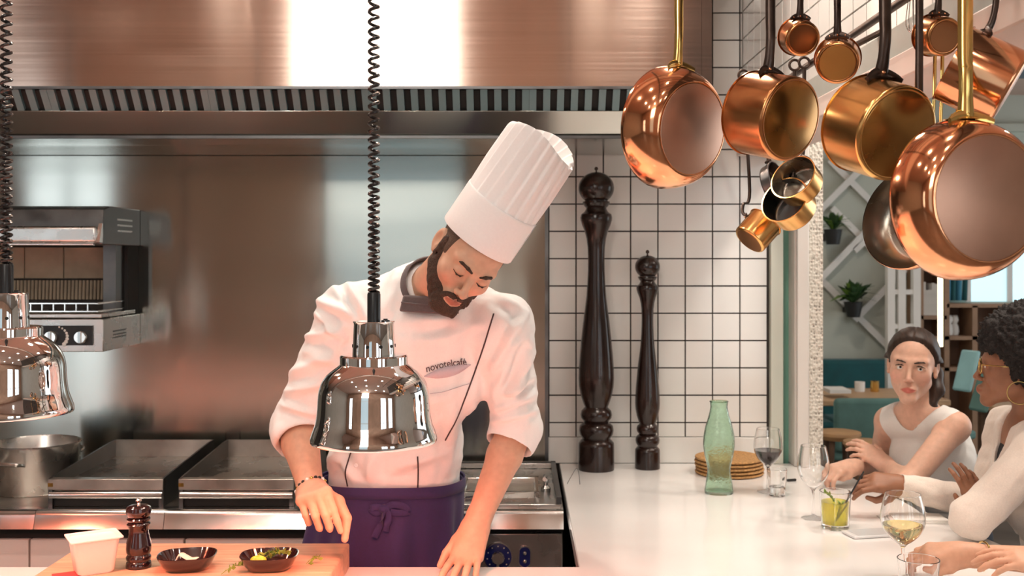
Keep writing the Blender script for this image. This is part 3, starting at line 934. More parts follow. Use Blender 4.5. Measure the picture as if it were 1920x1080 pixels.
# ------------------------------------------------------------------ giant pepper mills
def big_mill(label, px, D, k, half_k):
    c = Vector(((px - VX) / FPX * D, D, CT))
    u = 3.878 / FPX
    P = [(33.5, 879), (33.7, 876), (33.5, 835), (33, 829), (29, 824), (26, 822), (27, 819), (31, 813), (32.3, 805), (31, 797), (26, 792), (22.5, 790.5), (24, 788), (28.5, 782), (29.5, 776), (28, 769), (23, 764), (21.4, 762), (24, 756), (29, 741), (32.6, 722), (33.4, 708), (33, 692), (31, 664), (28, 632), (25, 604), (22, 582), (18.8, 556), (17, 532), (15.8, 505), (15.6, 484), (16.4, 462), (18.5, 446), (22, 432), (27, 420), (29.6, 412), (30, 407), (28.5, 401), (23, 397), (19.5, 392), (19, 389), (22, 386), (25.5, 380), (25, 377)]
    P = [(r * u * half_k, (879 - y) * u * k) for r, y in P]
    t = thing('giant_pepper_mill', label, 'pepper mill', c, 'giant pepper mills on the counter')
    MB().lathe([(0, 0)] + P + [(0, (879 - 377) * u * k)], c, n=48).build('mill_body', 'darkwood', t)
    zc = (879 - 351.5) * u * k
    R = 33.5 * u * half_k
    hk = 30.0 * u * k
    pr = [(R * math.sin(a) if a < 2.45 else R * math.sin(2.45), zc - 0 + hk * -math.cos(PI - a)) for a in arc(0.02, 2.55, 24)]
    MB().lathe(pr[::-1], c, n=48).build('mill_head', 'darkwood', t)
    MB().lathe([(0.003, 0), (0.003, 0.008), (0.0065, 0.010), (0.007, 0.015), (0.004, 0.020), (0, 0.021)], c + Vector((0, 0, zc + hk * 0.97)), n=16).build('finial_nut', 'iron', t)


big_mill('tall dark turned-wood pepper mill, the larger of the two', 1118, 3.878, 1.0, 1.0)
big_mill('dark turned-wood pepper mill, the shorter slimmer of the two', 1214, 3.90, 0.72, 0.70)


# ------------------------------------------------------------------ glassware on the counter
def at_counter(px, py, z=CT):
    d = FPX * (CAMZ - z) / (py - VY)
    return Vector(((px - VX) / FPX * d, d, z))


def wine_glass(label, c, h=0.21, rmax=0.046, fill=None, wine=None):
    t = thing('wine_glass', label, 'wine glass', c, 'wine glasses on the bar')
    s = h / 0.21
    out = [(0, 0.0), (0.033, 0.0), (0.0345, 0.0012), (0.032, 0.0025), (0.012, 0.006), (0.0052, 0.012), (0.0038, 0.03), (0.0036, 0.065), (0.0045, 0.080), (0.010, 0.088), (0.022, 0.098), (0.034, 0.112), (0.042, 0.127), (0.0455, 0.142), (0.046, 0.152), (0.0445, 0.172), (0.040, 0.194), (0.0365, 0.209)]
    k = rmax / 0.046
    out = [(r * (k if z > 0.085 else 1), z * s) for r, z in out]
    low = [p for p in out if p[1] < 0.088 * s - 1e-6]
    bowl = smooth_path([p for p in out if p[1] >= 0.088 * s - 1e-6], 3)
    bowl.insert(-1, (bowl[-1][0] + 0.00012, bowl[-1][1] - 0.0006))
    out = low + bowl
    inn = [(r - 0.0011, z + 0.0012 * max(0, 1 - i / 8)) for i, (r, z) in enumerate(bowl)]
    inn = [(0, 0.0865 * s)] + inn
    prof = out + [(bowl[-1][0] - 0.0006, bowl[-1][1] + 0.0006)] + inn[::-1]
    MB().lathe(prof, c, n=48, cap=False).build('glass_body', 'glass', t, sharp=24)
    if wine:
        lv = fill * h
        ins = [(max(r - 0.0002, 0), z + 0.0002) for r, z in smooth_path(inn, 2) if z < lv]
        ins.append((ins[-1][0], lv))
        MB().lathe([(0, ins[0][1])] + ins[1:] + [(0, lv)], c, n=48, cap=False).build('wine', wine, t, sharp=50)
    return t


def tumbler(label, c, h, r0, r1, th=0.0025, base=0.008, name='tumbler', n=40, liquid=None, fill=0.7, facets=False):
    t = thing(name, label, 'glass', c, 'tumblers on the bar')
    prof = [(0, 0), (r0 - 0.002, 0), (r0, 0.002), (r1, h - 0.001), (r1 - th / 2, h), (r1 - th, h - 0.001), (r0 - th, base), (0, base)]
    MB().lathe(prof, c, n=n, cap=False).build('glass_body', 'glass', t, sharp=30)
    if liquid:
        rr = r0 + (r1 - r0) * fill - th - 0.0003
        MB().lathe([(0, base + 0.0003), (r0 - th - 0.0003, base + 0.0003), (rr, h * fill), (0, h * fill)], c, n=n).build('drink', liquid, t, sharp=30)
    return t


wine_glass('stemmed glass of red wine standing in front of the white column', at_counter(1440, 922), 0.208, 0.0465, 0.66, 'redwine')
wine_glass('empty stemmed wine glass beside the clasped hands of the woman in white', at_counter(1525, 972), 0.215, 0.046)
GC = at_counter(1693, 1088)
wine_glass("stemmed glass of white wine held at the picture's lower right", GC, 0.207, 0.0515, 0.64, 'whitewine')
tumbler('small straight shot glass beside the red wine', at_counter(1457, 930), 0.088, 0.025, 0.033, liquid='water', fill=0.35)
YD = at_counter(1566, 990)
tumbler('short tumbler of bright yellow drink with herbs', YD, 0.106, 0.038, 0.044, base=0.014, liquid='yellowdrink', fill=0.72, n=20)
tumbler('clear tumbler nearest the camera at the lower right', at_counter(1722, 1141), 0.110, 0.034, 0.045, base=0.012)
# herbs and stirrer in the yellow drink
def sprig(t, base, d, n, L, m='herb', seed=0, w=0.006, l=0.012, name='leaf'):
    rnd = random.Random(seed)
    d = Vector(d).normalized()
    pts = [base + d * (L * i / 6) + Vector((0, 0, 0.010 * math.sin(i / 6 * PI))) for i in range(7)]
    MB().tube(pts, 0.0008, 5).build('stem', m, t)
    lf = MB()
    for i in range(n):
        p = base + d * (L * (0.15 + 0.85 * i / n)) + Vector((0, 0, 0.008 * math.sin(i / n * PI)))
        s = Vector((rnd.uniform(-1, 1), rnd.uniform(-1, 1), rnd.uniform(0.0, 0.7))).normalized()
        x = s.cross(d).normalized() * w * 0.5
        e = (s * 0.8 + d * 0.5).normalized() * l * rnd.uniform(0.6, 1.1)
        q = Vector((0, 0, 0.0007))
        lf.hexa([p - q, p + e * 0.5 + x - q, p + e - q, p + e * 0.5 - x - q, p + q, p + e * 0.5 + x + q * 2, p + e + q, p + e * 0.5 - x + q * 2])
    o = lf.build('leaves', m, t)
    o['kind'] = 'stuff'


hb = thing('drink_garnish', 'green herb sprig sticking out of the yellow drink', 'herb', YD + Vector((0, 0, 0.07)))
sprig(hb, YD + Vector((0.01, 0, 0.06)), (-0.8, -0.1, 0.72), 16, 0.062, 'herb', 3, 0.006, 0.016)
sprig(hb, YD + Vector((0.0, -0.01, 0.03)), (0.2, -0.3, 0.9), 14, 0.05, 'herb', 5, 0.007, 0.015)
stw = MB().tube([YD + Vector((-0.004, -0.015, 0.025)), YD + Vector((0.075, -0.02, 0.165))], 0.0024, 8).build('cocktail_stirrer', 'black')
tag(stw, 'black cocktail stirrer standing in the yellow drink', 'stirrer')

# green fish bottle
BC = at_counter(1348, 925)
ub = BC.y / FPX
bp = [(26, 925), (27, 921), (25, 905), (22.5, 890), (21.5, 880), (23.5, 868), (27, 853), (29.2, 838), (29.5, 828), (28.5, 815), (25.5, 800), (21, 785), (17.5, 772), (16, 762), (16.5, 757), (16.8, 753)]
bp = [(r * ub, (925 - y) * ub) for r, y in bp]
bp = smooth_path(bp, 3)
bt = thing('fish_bottle', 'pale green pressed-glass fish-shaped bottle on the counter', 'bottle', BC)
inb = [(r - 0.003, max(z, 0.010)) for r, z in bp if z > 0.006]
MB().lathe([(0, 0.0)] + bp + [(bp[-1][0] - 0.0015, bp[-1][1] + 0.001)] + inb[::-1] + [(0, 0.012)], BC, n=44, sy=0.8, cap=False).build('bottle_glass', 'greenglass', bt, sharp=60)
ey = MB()
MB().lathe([(bp[-1][0] - 0.001, -0.003), (bp[-1][0] + 0.0015, -0.001), (bp[-1][0] + 0.0015, 0.002), (bp[-1][0] - 0.001, 0.003), (bp[-1][0] - 0.003, 0.002), (bp[-1][0] - 0.003, -0.002)], BC + Vector((0, 0, bp[-1][1])), n=44, sy=0.82, cap=False).build('mouth_ring', 'greenglass', bt)

# woven placemats, stacked
pcx = at_counter(1371, 890)
for k in range(5):
    z = CT + k * 0.0125
    c = Vector((pcx.x + random.uniform(-.004, .004), pcx.y + 0.03 + random.uniform(-.004, .004), z))
    prof = [(0, 0.001)]
    for r in np.linspace(0.01, 0.112, 11):
        prof += [(r - 0.004, 0.0015), (r, 0.0005)]
    prof += [(0.120, 0.0035), (0.1215, 0.006), (0.120, 0.0095)]
    for r in np.linspace(0.112, 0.01, 11):
        prof += [(r, 0.0118), (r - 0.004, 0.0105)]
    prof += [(0, 0.011)]
    o = MB().lathe(prof, c, n=56).build('woven_placemat', 'wicker')
    tag(o, ['round woven rattan placemat, bottom of the stack', 'round woven rattan placemat, second from the bottom of the stack', 'round woven rattan placemat, middle of the stack', 'round woven rattan placemat, second from the top of the stack', 'round woven rattan placemat, top of the stack'][k], 'placemat', 'stacked woven placemats')

pn = MB().tube([at_counter(1476, 903) + Vector((0, 0, 0.0045)), at_counter(1492, 902) + Vector((0, 0, 0.0045))], 0.0045, 8).build('black_pen', 'black')
tag(pn, 'short black pen lying by the column', 'pen')
ph = at_counter(1634, 1003)
Rz = Matrix.Rotation(math.radians(12), 3, 'Z')
phn = thing('smartphone', 'white smartphone lying face up on the counter', 'phone', ph)
MB().obox(ph + Vector((0, 0, 0.0045)), Rz, 0.072, 0.036, 0.004).build('phone_body', 'phone', phn, bevel=0.003)
MB().obox(ph + Vector((0, 0, 0.0088)), Rz, 0.058, 0.033, 0.0003).build('screen', mat('pale_screen', (0.62, 0.63, 0.63), 0.08, 0, 0.02, 4), phn)
MB().lathe([(0.004, 0), (0.004, 0.0004), (0, 0.0004)], ph + Rz @ Vector((0.065, 0, 0)) + Vector((0, 0, 0.0086)), n=16).build('home_button', 'greytrim', phn)
nk = at_counter(1715, 975)
Rz = Matrix.Rotation(math.radians(-4), 3, 'Z')
nko = thing('folded_napkin', 'folded white napkin on the counter behind the white wine', 'napkin', nk)
for k in range(3):
    MB().obox(nk + Vector((0.004 * k, 0.003 * k, 0.0016 + 0.003 * k)), Rz, 0.098 - 0.01 * k, 0.045, 0.0014).build('fold', 'paper', nko, bevel=0.001)

# ------------------------------------------------------------------ chopping board and what stands on it
BT = 0.974
bd = MB().box(-1.083, -0.423, 2.16, 2.648, CT, BT).build('chopping_board', 'board', bevel=0.004)
tag(bd, 'thick pale wooden chopping board on the pass counter', 'chopping board')


def at_board(px, py):
    return at_counter(px, py, BT)


# tub
tc_ = at_board(176, 1071)
tb = thing('plastic_tub', 'small white plastic tub with flared rim on the board', 'tub', tc_)
Rz = Matrix.Rotation(math.radians(32), 3, 'Z')


def rrect(hx, hy, r, n=5):
    out = []
    for cx, cy, a0 in ((hx - r, hy - r, 0), (-hx + r, hy - r, 90), (-hx + r, -hy + r, 180), (hx - r, -hy + r, 270)):
        for k in range(n):
            a = math.radians(a0 + 90 * k / (n - 1))
            out.append((cx + r * math.cos(a), cy + r * math.sin(a)))
    return out


def loft(rings, c, R, closed=True):
    vs, fs = [], []
    n = len(rings[0][0])
    for poly, z in rings:
        for x, y in poly:
            vs.append(c + R @ Vector((x, y, z)))
    for i in range(len(rings) - 1):
        for k in range(n):
            k2 = (k + 1) % n
            fs.append((i * n + k, i * n + k2, (i + 1) * n + k2, (i + 1) * n + k))
    fs.append(tuple(range(n - 1, -1, -1)))
    if closed:
        fs.append(tuple(range((len(rings) - 1) * n, len(rings) * n)))
    return MB().add(vs, fs)


loft([(rrect(0.036, 0.029, 0.012), 0), (rrect(0.040, 0.033, 0.012), 0.006), (rrect(0.0495, 0.041, 0.012), 0.078), (rrect(0.0475, 0.039, 0.011), 0.078), (rrect(0.038, 0.031, 0.010), 0.008), (rrect(0.034, 0.027, 0.01), 0.005)], tc_, Rz).build('tub_body', 'pink_lit_plastic', tb)
loft([(rrect(0.049, 0.0405, 0.012), 0.076), (rrect(0.056, 0.047, 0.006), 0.0785), (rrect(0.056, 0.047, 0.006), 0.081), (rrect(0.0478, 0.0393, 0.011), 0.080), (rrect(0.0478, 0.0393, 0.011), 0.077)], tc_, Rz, False).build('tub_rim', 'pink_lit_plastic', tb)
rn = at_board(128, 1079)
o = MB().obox(rn + Vector((0, 0, 0.0012)), Matrix.Rotation(0.5, 3, 'Z'), 0.032, 0.022, 0.001).build('red_cloth', 'rose')
tag(o, 'scrap of folded red cloth on the board by the tub', 'cloth')

# small pepper mill
mc_ = at_board(260, 1063)
u = mc_.y / FPX
P = [(23, 1064), (23.5, 1060), (22.5, 1054), (20.5, 1051.5), (22.8, 1048), (23, 1044), (21, 1041), (20, 1039), (22.5, 1035), (23, 1028), (22, 1018), (19.5, 1008), (17.8, 1000), (17.5, 994), (18.5, 988), (20.5, 985.5), (21.5, 983), (20, 980.5), (18, 979), (20.5, 976.5), (21.5, 973.5), (20, 971)]
t = thing('pepper_mill', 'small glossy dark red-brown pepper mill on the chopping board', 'pepper mill', mc_)
MB().lathe([(0, 0)] + [(r * u, (1064 - y) * u) for r, y in P] + [(0, (1064 - 971) * u)], mc_, n=40).build('mill_body', 'millred', t)
P = [(17, 971), (20.5, 968), (22.8, 962), (23, 957), (21.5, 951.5), (17, 948.5), (10, 947.5)]
MB().lathe([(0, (1064 - 971) * u)] + [(r * u, (1064 - y) * u) for r, y in P] + [(0, (1064 - 947) * u)], mc_, n=40).build('mill_head', 'millred', t)
MB().lathe([(0.0045, 0), (0.0045, 0.003), (0.003, 0.005), (0.006, 0.008), (0.007, 0.0115), (0.005, 0.015), (0, 0.0165)], mc_ + Vector((0, 0, (1064 - 948) * u)), n=16).build('finial_nut', 'steel_bright', t)


# dark dishes
def dish(label, c, rz):
    t = thing('glazed_dish', label, 'dish', c, 'dark glazed dishes on the board')
    R = Matrix.Rotation(math.radians(rz), 3, 'Z')

    def ov(a, b, n=48):
        out = []
        for k in range(n):
            q = 2 * PI * k / n
            x, y = math.cos(q), math.sin(q)
            e = 0.62
            out.append((a * math.copysign(abs(x) ** e, x), b * math.copysign(abs(y) ** (e + 0.1), y)))
        return out
    loft([(ov(0.040, 0.034), 0), (ov(0.046, 0.039), 0.003), (ov(0.056, 0.047), 0.014), (ov(0.064, 0.054), 0.030), (ov(0.0655, 0.055), 0.0335), (ov(0.063, 0.0525), 0.034), (ov(0.060, 0.050), 0.029), (ov(0.050, 0.042), 0.012), (ov(0.034, 0.028), 0.007)], c, R).build('dish_bowl', 'dish', t)
    return t


d1 = at_board(351, 1066)
dish('dark oval dish holding a pale slice, left of the two on the board', d1, 10)
d2 = at_board(505, 1066)
dish('dark oval dish holding herbs and lime, right of the two on the board', d2, 6)
sl = MB()
pts = smooth_path([(-0.028, 0.004, 0.016), (-0.018, 0.008, 0.030), (-0.004, 0.003, 0.026), (0.010, -0.002, 0.022), (0.026, 0.002, 0.025)], 4)
sl.tube([d1 + Vector(p) for p in pts], [0.002 + 0.007 * math.sin(PI * i / (len(pts) - 1)) ** 0.6 for i in range(len(pts))], 8, flat=0.4, up=(0, 1, 0.2))
o = sl.build('pale_slice', 'onion')
tag(o, 'thin pale slice lying in the left dark dish', 'food slice')
lm = thing('lime_wedge', 'cut lime wedge in the right dark dish', 'lime', d2 + Vector((-0.02, -0.01, 0.012)))
MB().ball(d2 + Vector((-0.022, -0.012, 0.022)), 0.016, 16, 10, sc=(1.2, 0.8, 0.7)).build('flesh', 'lemon', lm)
MB().lathe([(0.0165, -0.002), (0.018, 0), (0.0165, 0.002)], d2 + Vector((-0.022, -0.012, 0.023)), n=20, cap=False).build('rind', 'herb', lm)
hs = thing('herb_bunch', 'green herb leaves lying in the right dark dish', 'herb', d2 + Vector((0.015, 0.0, 0.02)))
sprig(hs, d2 + Vector((-0.015, 0.0, 0.022)), (1, 0.15, 0.12), 26, 0.060, 'herb', 11, 0.008, 0.016)
sprig(hs, d2 + Vector((-0.03, 0.012, 0.022)), (1, 0.0, 0.14), 24, 0.066, 'herb', 12, 0.007, 0.014)
hs = thing('herb_sprig', 'herb sprig on the board between the two dishes', 'herb', at_board(430, 1072))
sprig(hs, at_board(415, 1080) + Vector((0, 0, 0.004)), (0.75, 0.65, 0.1), 18, 0.062, 'herb', 21, 0.008, 0.013)
hs = thing('herb_sprig', "small herb sprig on the board below the chef's fingers", 'herb', at_board(585, 1055))
sprig(hs, at_board(574, 1060) + Vector((0, 0, 0.003)), (0.9, 0.4, 0.15), 14, 0.034, 'herb', 22, 0.006, 0.012)

# ------------------------------------------------------------------ dining room beyond the opening
DW = 8.6
struct('wall_dining', MB().box(1.1, 6.3, DW, DW + 0.1, 0, 3.0), 'dwall', 'grey-green wall at the far end of the dining room')
struct('trim_8', MB().box(1.1, 6.3, DW - 0.07, DW, 2.70, 2.76), 'dwall', 'thin moulding high on the dining room wall')
# navy ceiling raft
o = MB().box(2.0, 5.5, 4.6, 7.0, 2.86, 2.93).build('ceiling_raft', 'navy', bevel=0.01)
tag(o, 'dark navy raft hung under the dining room ceiling', 'ceiling panel')
pp = MB()
o = MB().tube([(2.3, 4.55, 2.79), (5.2, 5.4, 2.79)], 0.05, 14).build('air_duct', 'steel')
tag(o, 'round steel air duct under the navy ceiling raft', 'duct')
# white lattice on the wall
lt = thing('wall_trellis', 'white diagonal wooden trellis on the dining room wall', 'trellis', W(1600, 500, DW - 0.05))


def slat(a, b, wd=0.05, y=DW - 0.03):
    a, b = W(*a, DW - 0.03), W(*b, DW - 0.03)
    d = (b - a)
    R = frame((0, -1, 0), d)
    MB().obox((a + b) / 2 + Vector((0, -0.0245 if (b.x - a.x) * (b.z - a.z) > 0 else 0, 0)), R, d.length / 2, wd / 2, 0.012).build('slat', 'white', lt)


for a, b in [((1500, 560), (1660, 395)), ((1530, 515), (1680, 665)), ((1555, 300), (1670, 415)), ((1500, 430), (1640, 290)), ((1600, 470), (1680, 400)), ((1560, 390), (1690, 520)), ((1600, 600), (1700, 500))]:
    slat(a, b)


# plants in wall pots
def plant(label, px, py, D, n, R, seed, m='leaf'):
    rnd = random.Random(seed)
    c = W(px, py, D)
    t = thing('potted_plant', label, 'plant', c, 'plants on the dining room wall')
    MB().lathe([(0.05, -0.12), (0.072, 0.0), (0.066, 0.0), (0.046, -0.11)], c, n=20).build('plant_pot', 'pot', t)
    MB().box(c.x - 0.03, c.x + 0.03, c.y + 0.05, DW, c.z - 0.09, c.z - 0.03).build('wall_bracket', 'pot', t)
    for k in range(n):
        a = rnd.uniform(0, 2 * PI)
        e = rnd.uniform(0.15, 1.35)
        L = R * rnd.uniform(0.6, 1.1)
        d = Vector((math.cos(a) * math.sin(e), math.sin(a) * math.sin(e) * 0.7, math.cos(e)))
        s = d.cross(Vector((0, 0, 1))).normalized() * L * 0.16
        p0 = c + Vector((0, 0, -0.01))
        p1 = c + d * L * 0.5 + Vector((0, 0, L * 0.08))
        p2 = c + d * L + Vector((0, 0, -L * 0.22))
        z = Vector((0, 0, 0.0015))
        MB().add([p0, p1 + s, p2, p1 - s, p0 - z, p1 + s - z, p2 - z, p1 - s - z], [(0, 1, 2, 3), (7, 6, 5, 4), (0, 4, 5, 1), (1, 5, 6, 2), (2, 6, 7, 3), (3, 7, 4, 0)]).build('leaf', m if rnd.random() < 0.75 else 'leaf2', t)


plant('dark leafy plant in a black pot, upper of the two on the wall', 1562, 430, 8.42, 46, 0.17, 4)
plant('spreading leafy plant, lower of the two on the wall', 1600, 566, 8.42, 60, 0.24, 9)

# teal bench
bn = thing('bench_seat', 'long dark teal upholstered bench along the dining room wall', 'bench', (2.6, 8.2, 0))
for i, (a, b) in enumerate(((1.5, 2.36), (2.36, 2.98))):
    MB().box(a + 0.004, b - 0.004, 8.38, 8.52, 0.42, 0.885).build('back_cushion', 'teal', bn, bevel=0.03, seg=3)
    MB().box(a + 0.004, b - 0.004, 7.95, 8.40, 0.34, 0.46).build('seat_cushion', 'teal', bn, bevel=0.03, seg=3)
MB().box(1.5, 2.98, 8.0, 8.52, 0.0, 0.34).build('plinth', 'stoolleg', bn)


def table(label, x0, x1, y0, y1, z=0.745):
    t = thing('dining_table', label, 'table', ((x0 + x1) / 2, (y0 + y1) / 2, 0), 'dining tables')
    MB().box(x0, x1, y0, y1, z - 0.04, z).build('table_top', 'wood', t, bevel=0.006)
    for x in (x0 + 0.06, x1 - 0.06):
        for y in (y0 + 0.06, y1 - 0.06):
            MB().box(x - 0.025, x + 0.025, y - 0.025, y + 0.025, 0, z - 0.04).build('leg', 'stoolleg', t)


table('pale wooden dining table in front of the teal bench', 1.75, 2.85, 7.05, 7.7)
table('pale wooden dining table behind the two women', 3.0, 3.9, 6.3, 7.1)
o = MB().obox(W(1568, 731, 7.2), Matrix.Identity(3), 0.07, 0.1, 0.012).build('folded_menu', 'paper')
tag(o, 'white folded menu on the table by the column', 'menu')


def tealight(px, py, D, m, h, r, label, name):
    c = W(px, py, D)
    c.z = 0.745
    t = thing(name, label, 'jar', c, 'jars on the dining table')
    MB().lathe([(r * 0.9, 0), (r, 0.004), (r, h), (r * 0.85, h), (r * 0.85, 0.006), (0, 0.006)], c, n=20).build('jar_glass', m, t)
    MB().lathe([(r * 0.7, h * 0.2), (r * 0.7, h * 0.6), (0, h * 0.62)], c, n=16).build('filling', 'onion', t)


tealight(1612, 722, 7.5, 'paper', 0.07, 0.035, 'white jar on the table, left of the two', 'table_jar')
tealight(1640, 722, 7.5, 'brass', 0.075, 0.03, 'amber jar on the table, right of the two', 'table_jar')


def stool(label, px, py, D, r):
    c = W(px, py, D)
    z = c.z
    t = thing('bar_stool', label, 'stool', (c.x, c.y, 0), 'round wooden stools')
    MB().lathe([(0, z - 0.045), (r * 0.85, z - 0.045), (r, z - 0.02), (r * 0.97, z - 0.004), (r * 0.8, z), (0, z)], (c.x, c.y, 0), n=32).build('seat', 'stool', t)
    for k in range(4):
        a = PI / 4 + k * PI / 2
        MB().tube([(c.x + math.cos(a) * r * 0.55, c.y + math.sin(a) * r * 0.55, z - 0.04), (c.x + math.cos(a) * r * 0.95, c.y + math.sin(a) * r * 0.95, 0)], [0.018, 0.012], 10).build('leg', 'stoolleg', t)
    MB().tube([(c.x + math.cos(2 * PI * k / 20) * r * 0.75, c.y + math.sin(2 * PI * k / 20) * r * 0.75, z * 0.5) for k in range(20)], 0.008, 6, closed=True).build('foot_ring', 'stoolleg', t)


stool('round wooden stool nearer the column', 1572, 808, 6.2, 0.13)
stool('round wooden stool nearer the woman in white', 1622, 826, 5.9, 0.12)
# padded chair by the table
ch = thing('padded_chair', 'grey-teal padded chair between the table and the stools', 'chair', W(1610, 800, 6.9))
c = W(1612, 800, 6.9)
MB().box(c.x - 0.22, c.x + 0.25, 6.70, 6.76, 0.46, 0.80).build('backrest', 'tealsoft', ch, bevel=0.03, seg=3)
MB().box(c.x - 0.22, c.x + 0.25, 6.74, 7.02, 0.40, 0.47).build('seat', 'tealsoft', ch, bevel=0.02, seg=3)
for x in (c.x - 0.18, c.x + 0.21):
    for y in (6.78, 7.0):
        MB().box(x - 0.015, x + 0.015, y - 0.015, y + 0.015, 0, 0.41).build('leg', 'stoolleg', ch)

# tall white shelving frame and bookcase
fr_ = thing('white_frame_unit', 'white tubular frame unit in front of the bookcase', 'frame unit', W(1692, 560, 7.9))
for px in (1668, 1688, 1716):
    a, b = W(px, 500, 7.9), W(px, 690, 7.9)
    MB().box(a.x - 0.027, a.x + 0.027, 7.86, 7.92, 0.0, 1.72).build('upright', 'white', fr_)
for py in (548, 612):
    a, b = W(1663, py, 7.9), W(1720, py, 7.9)
    MB().box(a.x, b.x, 7.865, 7.915, a.z - 0.015, a.z + 0.02).build('crossbar', 'white', fr_)
bc = thing('bookcase', 'brown wooden bookcase against the dining room wall', 'bookcase', W(1780, 600, 8.5))
b0, b1 = W(1718, 500, 8.4).x, W(1990, 500, 8.4).x
bm_ = W(1766, 500, 8.4).x
zl = 1.315
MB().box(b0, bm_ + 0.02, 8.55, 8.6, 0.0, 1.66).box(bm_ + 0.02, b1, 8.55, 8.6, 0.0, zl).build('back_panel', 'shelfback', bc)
for px in (1718, 1766, 1818, 1900, 1985):
    x = W(px, 500, 8.4).x
    MB().box(x - 0.02, x + 0.02, 8.3, 8.55, 0.0, 1.66 if px < 1770 else zl).build('divider', 'shelf', bc)
for py in (496, 572, 594, 632, 690):
    z = W(1718, py, 8.4).z
    a_, b_ = (b0, b1) if py > 594 else ((b0, bm_) if py != 572 else (bm_, b1))
    MB().box(a_, b_, 8.3, 8.55, z - 0.015, z + 0.015).build('shelf_board', 'shelf', bc)
rnd = random.Random(2)
for k in range(7):
    x = W(1724 + k * 5.6, 500, 8.35).x
    z0 = W(1718, 594, 8.4).z + 0.016
    hh = rnd.uniform(0.19, 0.26)
    t = thing('book', 'pale-spined book on the bookcase shelf, %s from the left of the row' % ['first', 'second', 'third', 'fourth', 'fifth', 'sixth', 'seventh'][k], 'book', (x, 8.33, z0), 'pale books on the upper shelf')
    MB().box(x - 0.009, x + 0.009, 8.32, 8.47, z0, z0 + hh).build('pages', 'paper', t)
    MB().box(x - 0.0112, x + 0.0112, 8.312, 8.325, z0, z0 + hh + 0.004).build('cover_spine', 'book', t)
for k, px in enumerate((1779, 1790)):
    c = W(px, 600, 8.4)
    c.z = W(1718, 632, 8.4).z + 0.016
    t = thing('white_vase', ['white vase on the bookcase, left of the pair', 'white vase on the bookcase, right of the pair'][k], 'vase', c, 'white vases')
    MB().lathe([(0.0, 0), (0.025, 0), (0.034, 0.03), (0.028, 0.07), (0.018, 0.09), (0.03, 0.12), (0.024, 0.145), (0.02, 0.15), (0.0, 0.15)], c, n=20).build('vase_body', 'paper', t)
    MB().lathe([(0.018, 0.15), (0.022, 0.153), (0.018, 0.156)], c, n=20).build('vase_rim', 'paper', t)
# blue curtains and daylit glass above the bookcase
for k, px in enumerate((1776, 1786, 1797, 1809)):
    a = W(px, 540, 8.45)
    pts = MB()
    pts.tube([(a.x, 8.45, 1.35), (a.x + 0.006, 8.44, 1.7), (a.x, 8.45, 2.1)], [0.024, 0.020, 0.018], 10)
    o = pts.build('curtain_fold', 'bluecurtain' if k % 2 == 0 else 'teal')
    tag(o, ['blue curtain fold right beside the glowing tube light', 'dark teal curtain fold, second from the glowing tube light', 'blue curtain fold, third from the glowing tube light', 'dark teal curtain fold beside the daylit glass panel'][k], 'curtain', 'curtain folds above the bookcase')
wn = MB().box(W(1815, 500, 8.45).x, W(1985, 500, 8.45).x, 8.45, 8.50, 1.34, 2.1).build('window_6', 'bluelit')
tag(wn, 'pale daylit glass panel above the bookcase', None, None, 'structure')
for px in (1815, 1893, 1935):
    x = W(px, 500, 8.44).x
    MB().box(x - 0.02, x + 0.02, 8.43, 8.45, 1.34, 2.1).build('glazing_bar', 'white', wn)
# glowing tube pendant
tp = thing('tube_pendant', 'slim glowing warm tube light hanging behind the women', 'pendant light', W(1763, 650, 5.2))
a, b = W(1763, 650, 5.2), W(1763, 520, 5.2)
MB().tube([a, b + Vector((0, 0, 0.1))], 0.0125, 12).build('glowing_tube', 'tube', tp)
MB().lathe([(0.014, 0), (0.014, 0.03), (0, 0.03)], b + Vector((0, 0, 0.1)), n=16).build('end_cap', 'steel', tp)
MB().tube([b + Vector((0, 0, 0.12)), (b.x, b.y, 3.0)], 0.003, 6).build('cable', 'black', tp)
# teal chairs behind
M['paleteal'] = mat('pale_teal_leather', (0.30, 0.55, 0.58), 0.4, 0, 0.1, 8)
for k, (px, D, rz) in enumerate(((1812, 6.0, 0.5), (1846, 5.2, 0.3))):
    c = W(px, 690, D)
    t = thing('slanted_chair', ['pale teal slant-backed chair behind the tube light', 'dark green slant-backed chair behind the curly-haired woman'][k], 'chair', (c.x, c.y, 0), 'slant-backed chairs')
    R = Matrix.Rotation(rz, 3, 'Z') @ Matrix.Rotation(0.35, 3, 'Y')
    MB().obox((c.x, c.y, 1.05), R, 0.012, 0.06, 0.12).build('backrest', 'tealsoft' if k else 'paleteal', t, bevel=0.015)
    MB().obox((c.x - 0.2, c.y, 0.70), Matrix.Rotation(rz, 3, 'Z'), 0.17, 0.17, 0.025).build('seat', 'tealsoft', t, bevel=0.015)
    for dx in (-0.36, -0.05):
        for dy in (-0.17, 0.17):
            MB().tube([(c.x + dx, c.y + dy, 0.68), (c.x + dx * 1.05, c.y + dy * 1.1, 0)], 0.014, 8).build('leg', 'stoolleg', t)

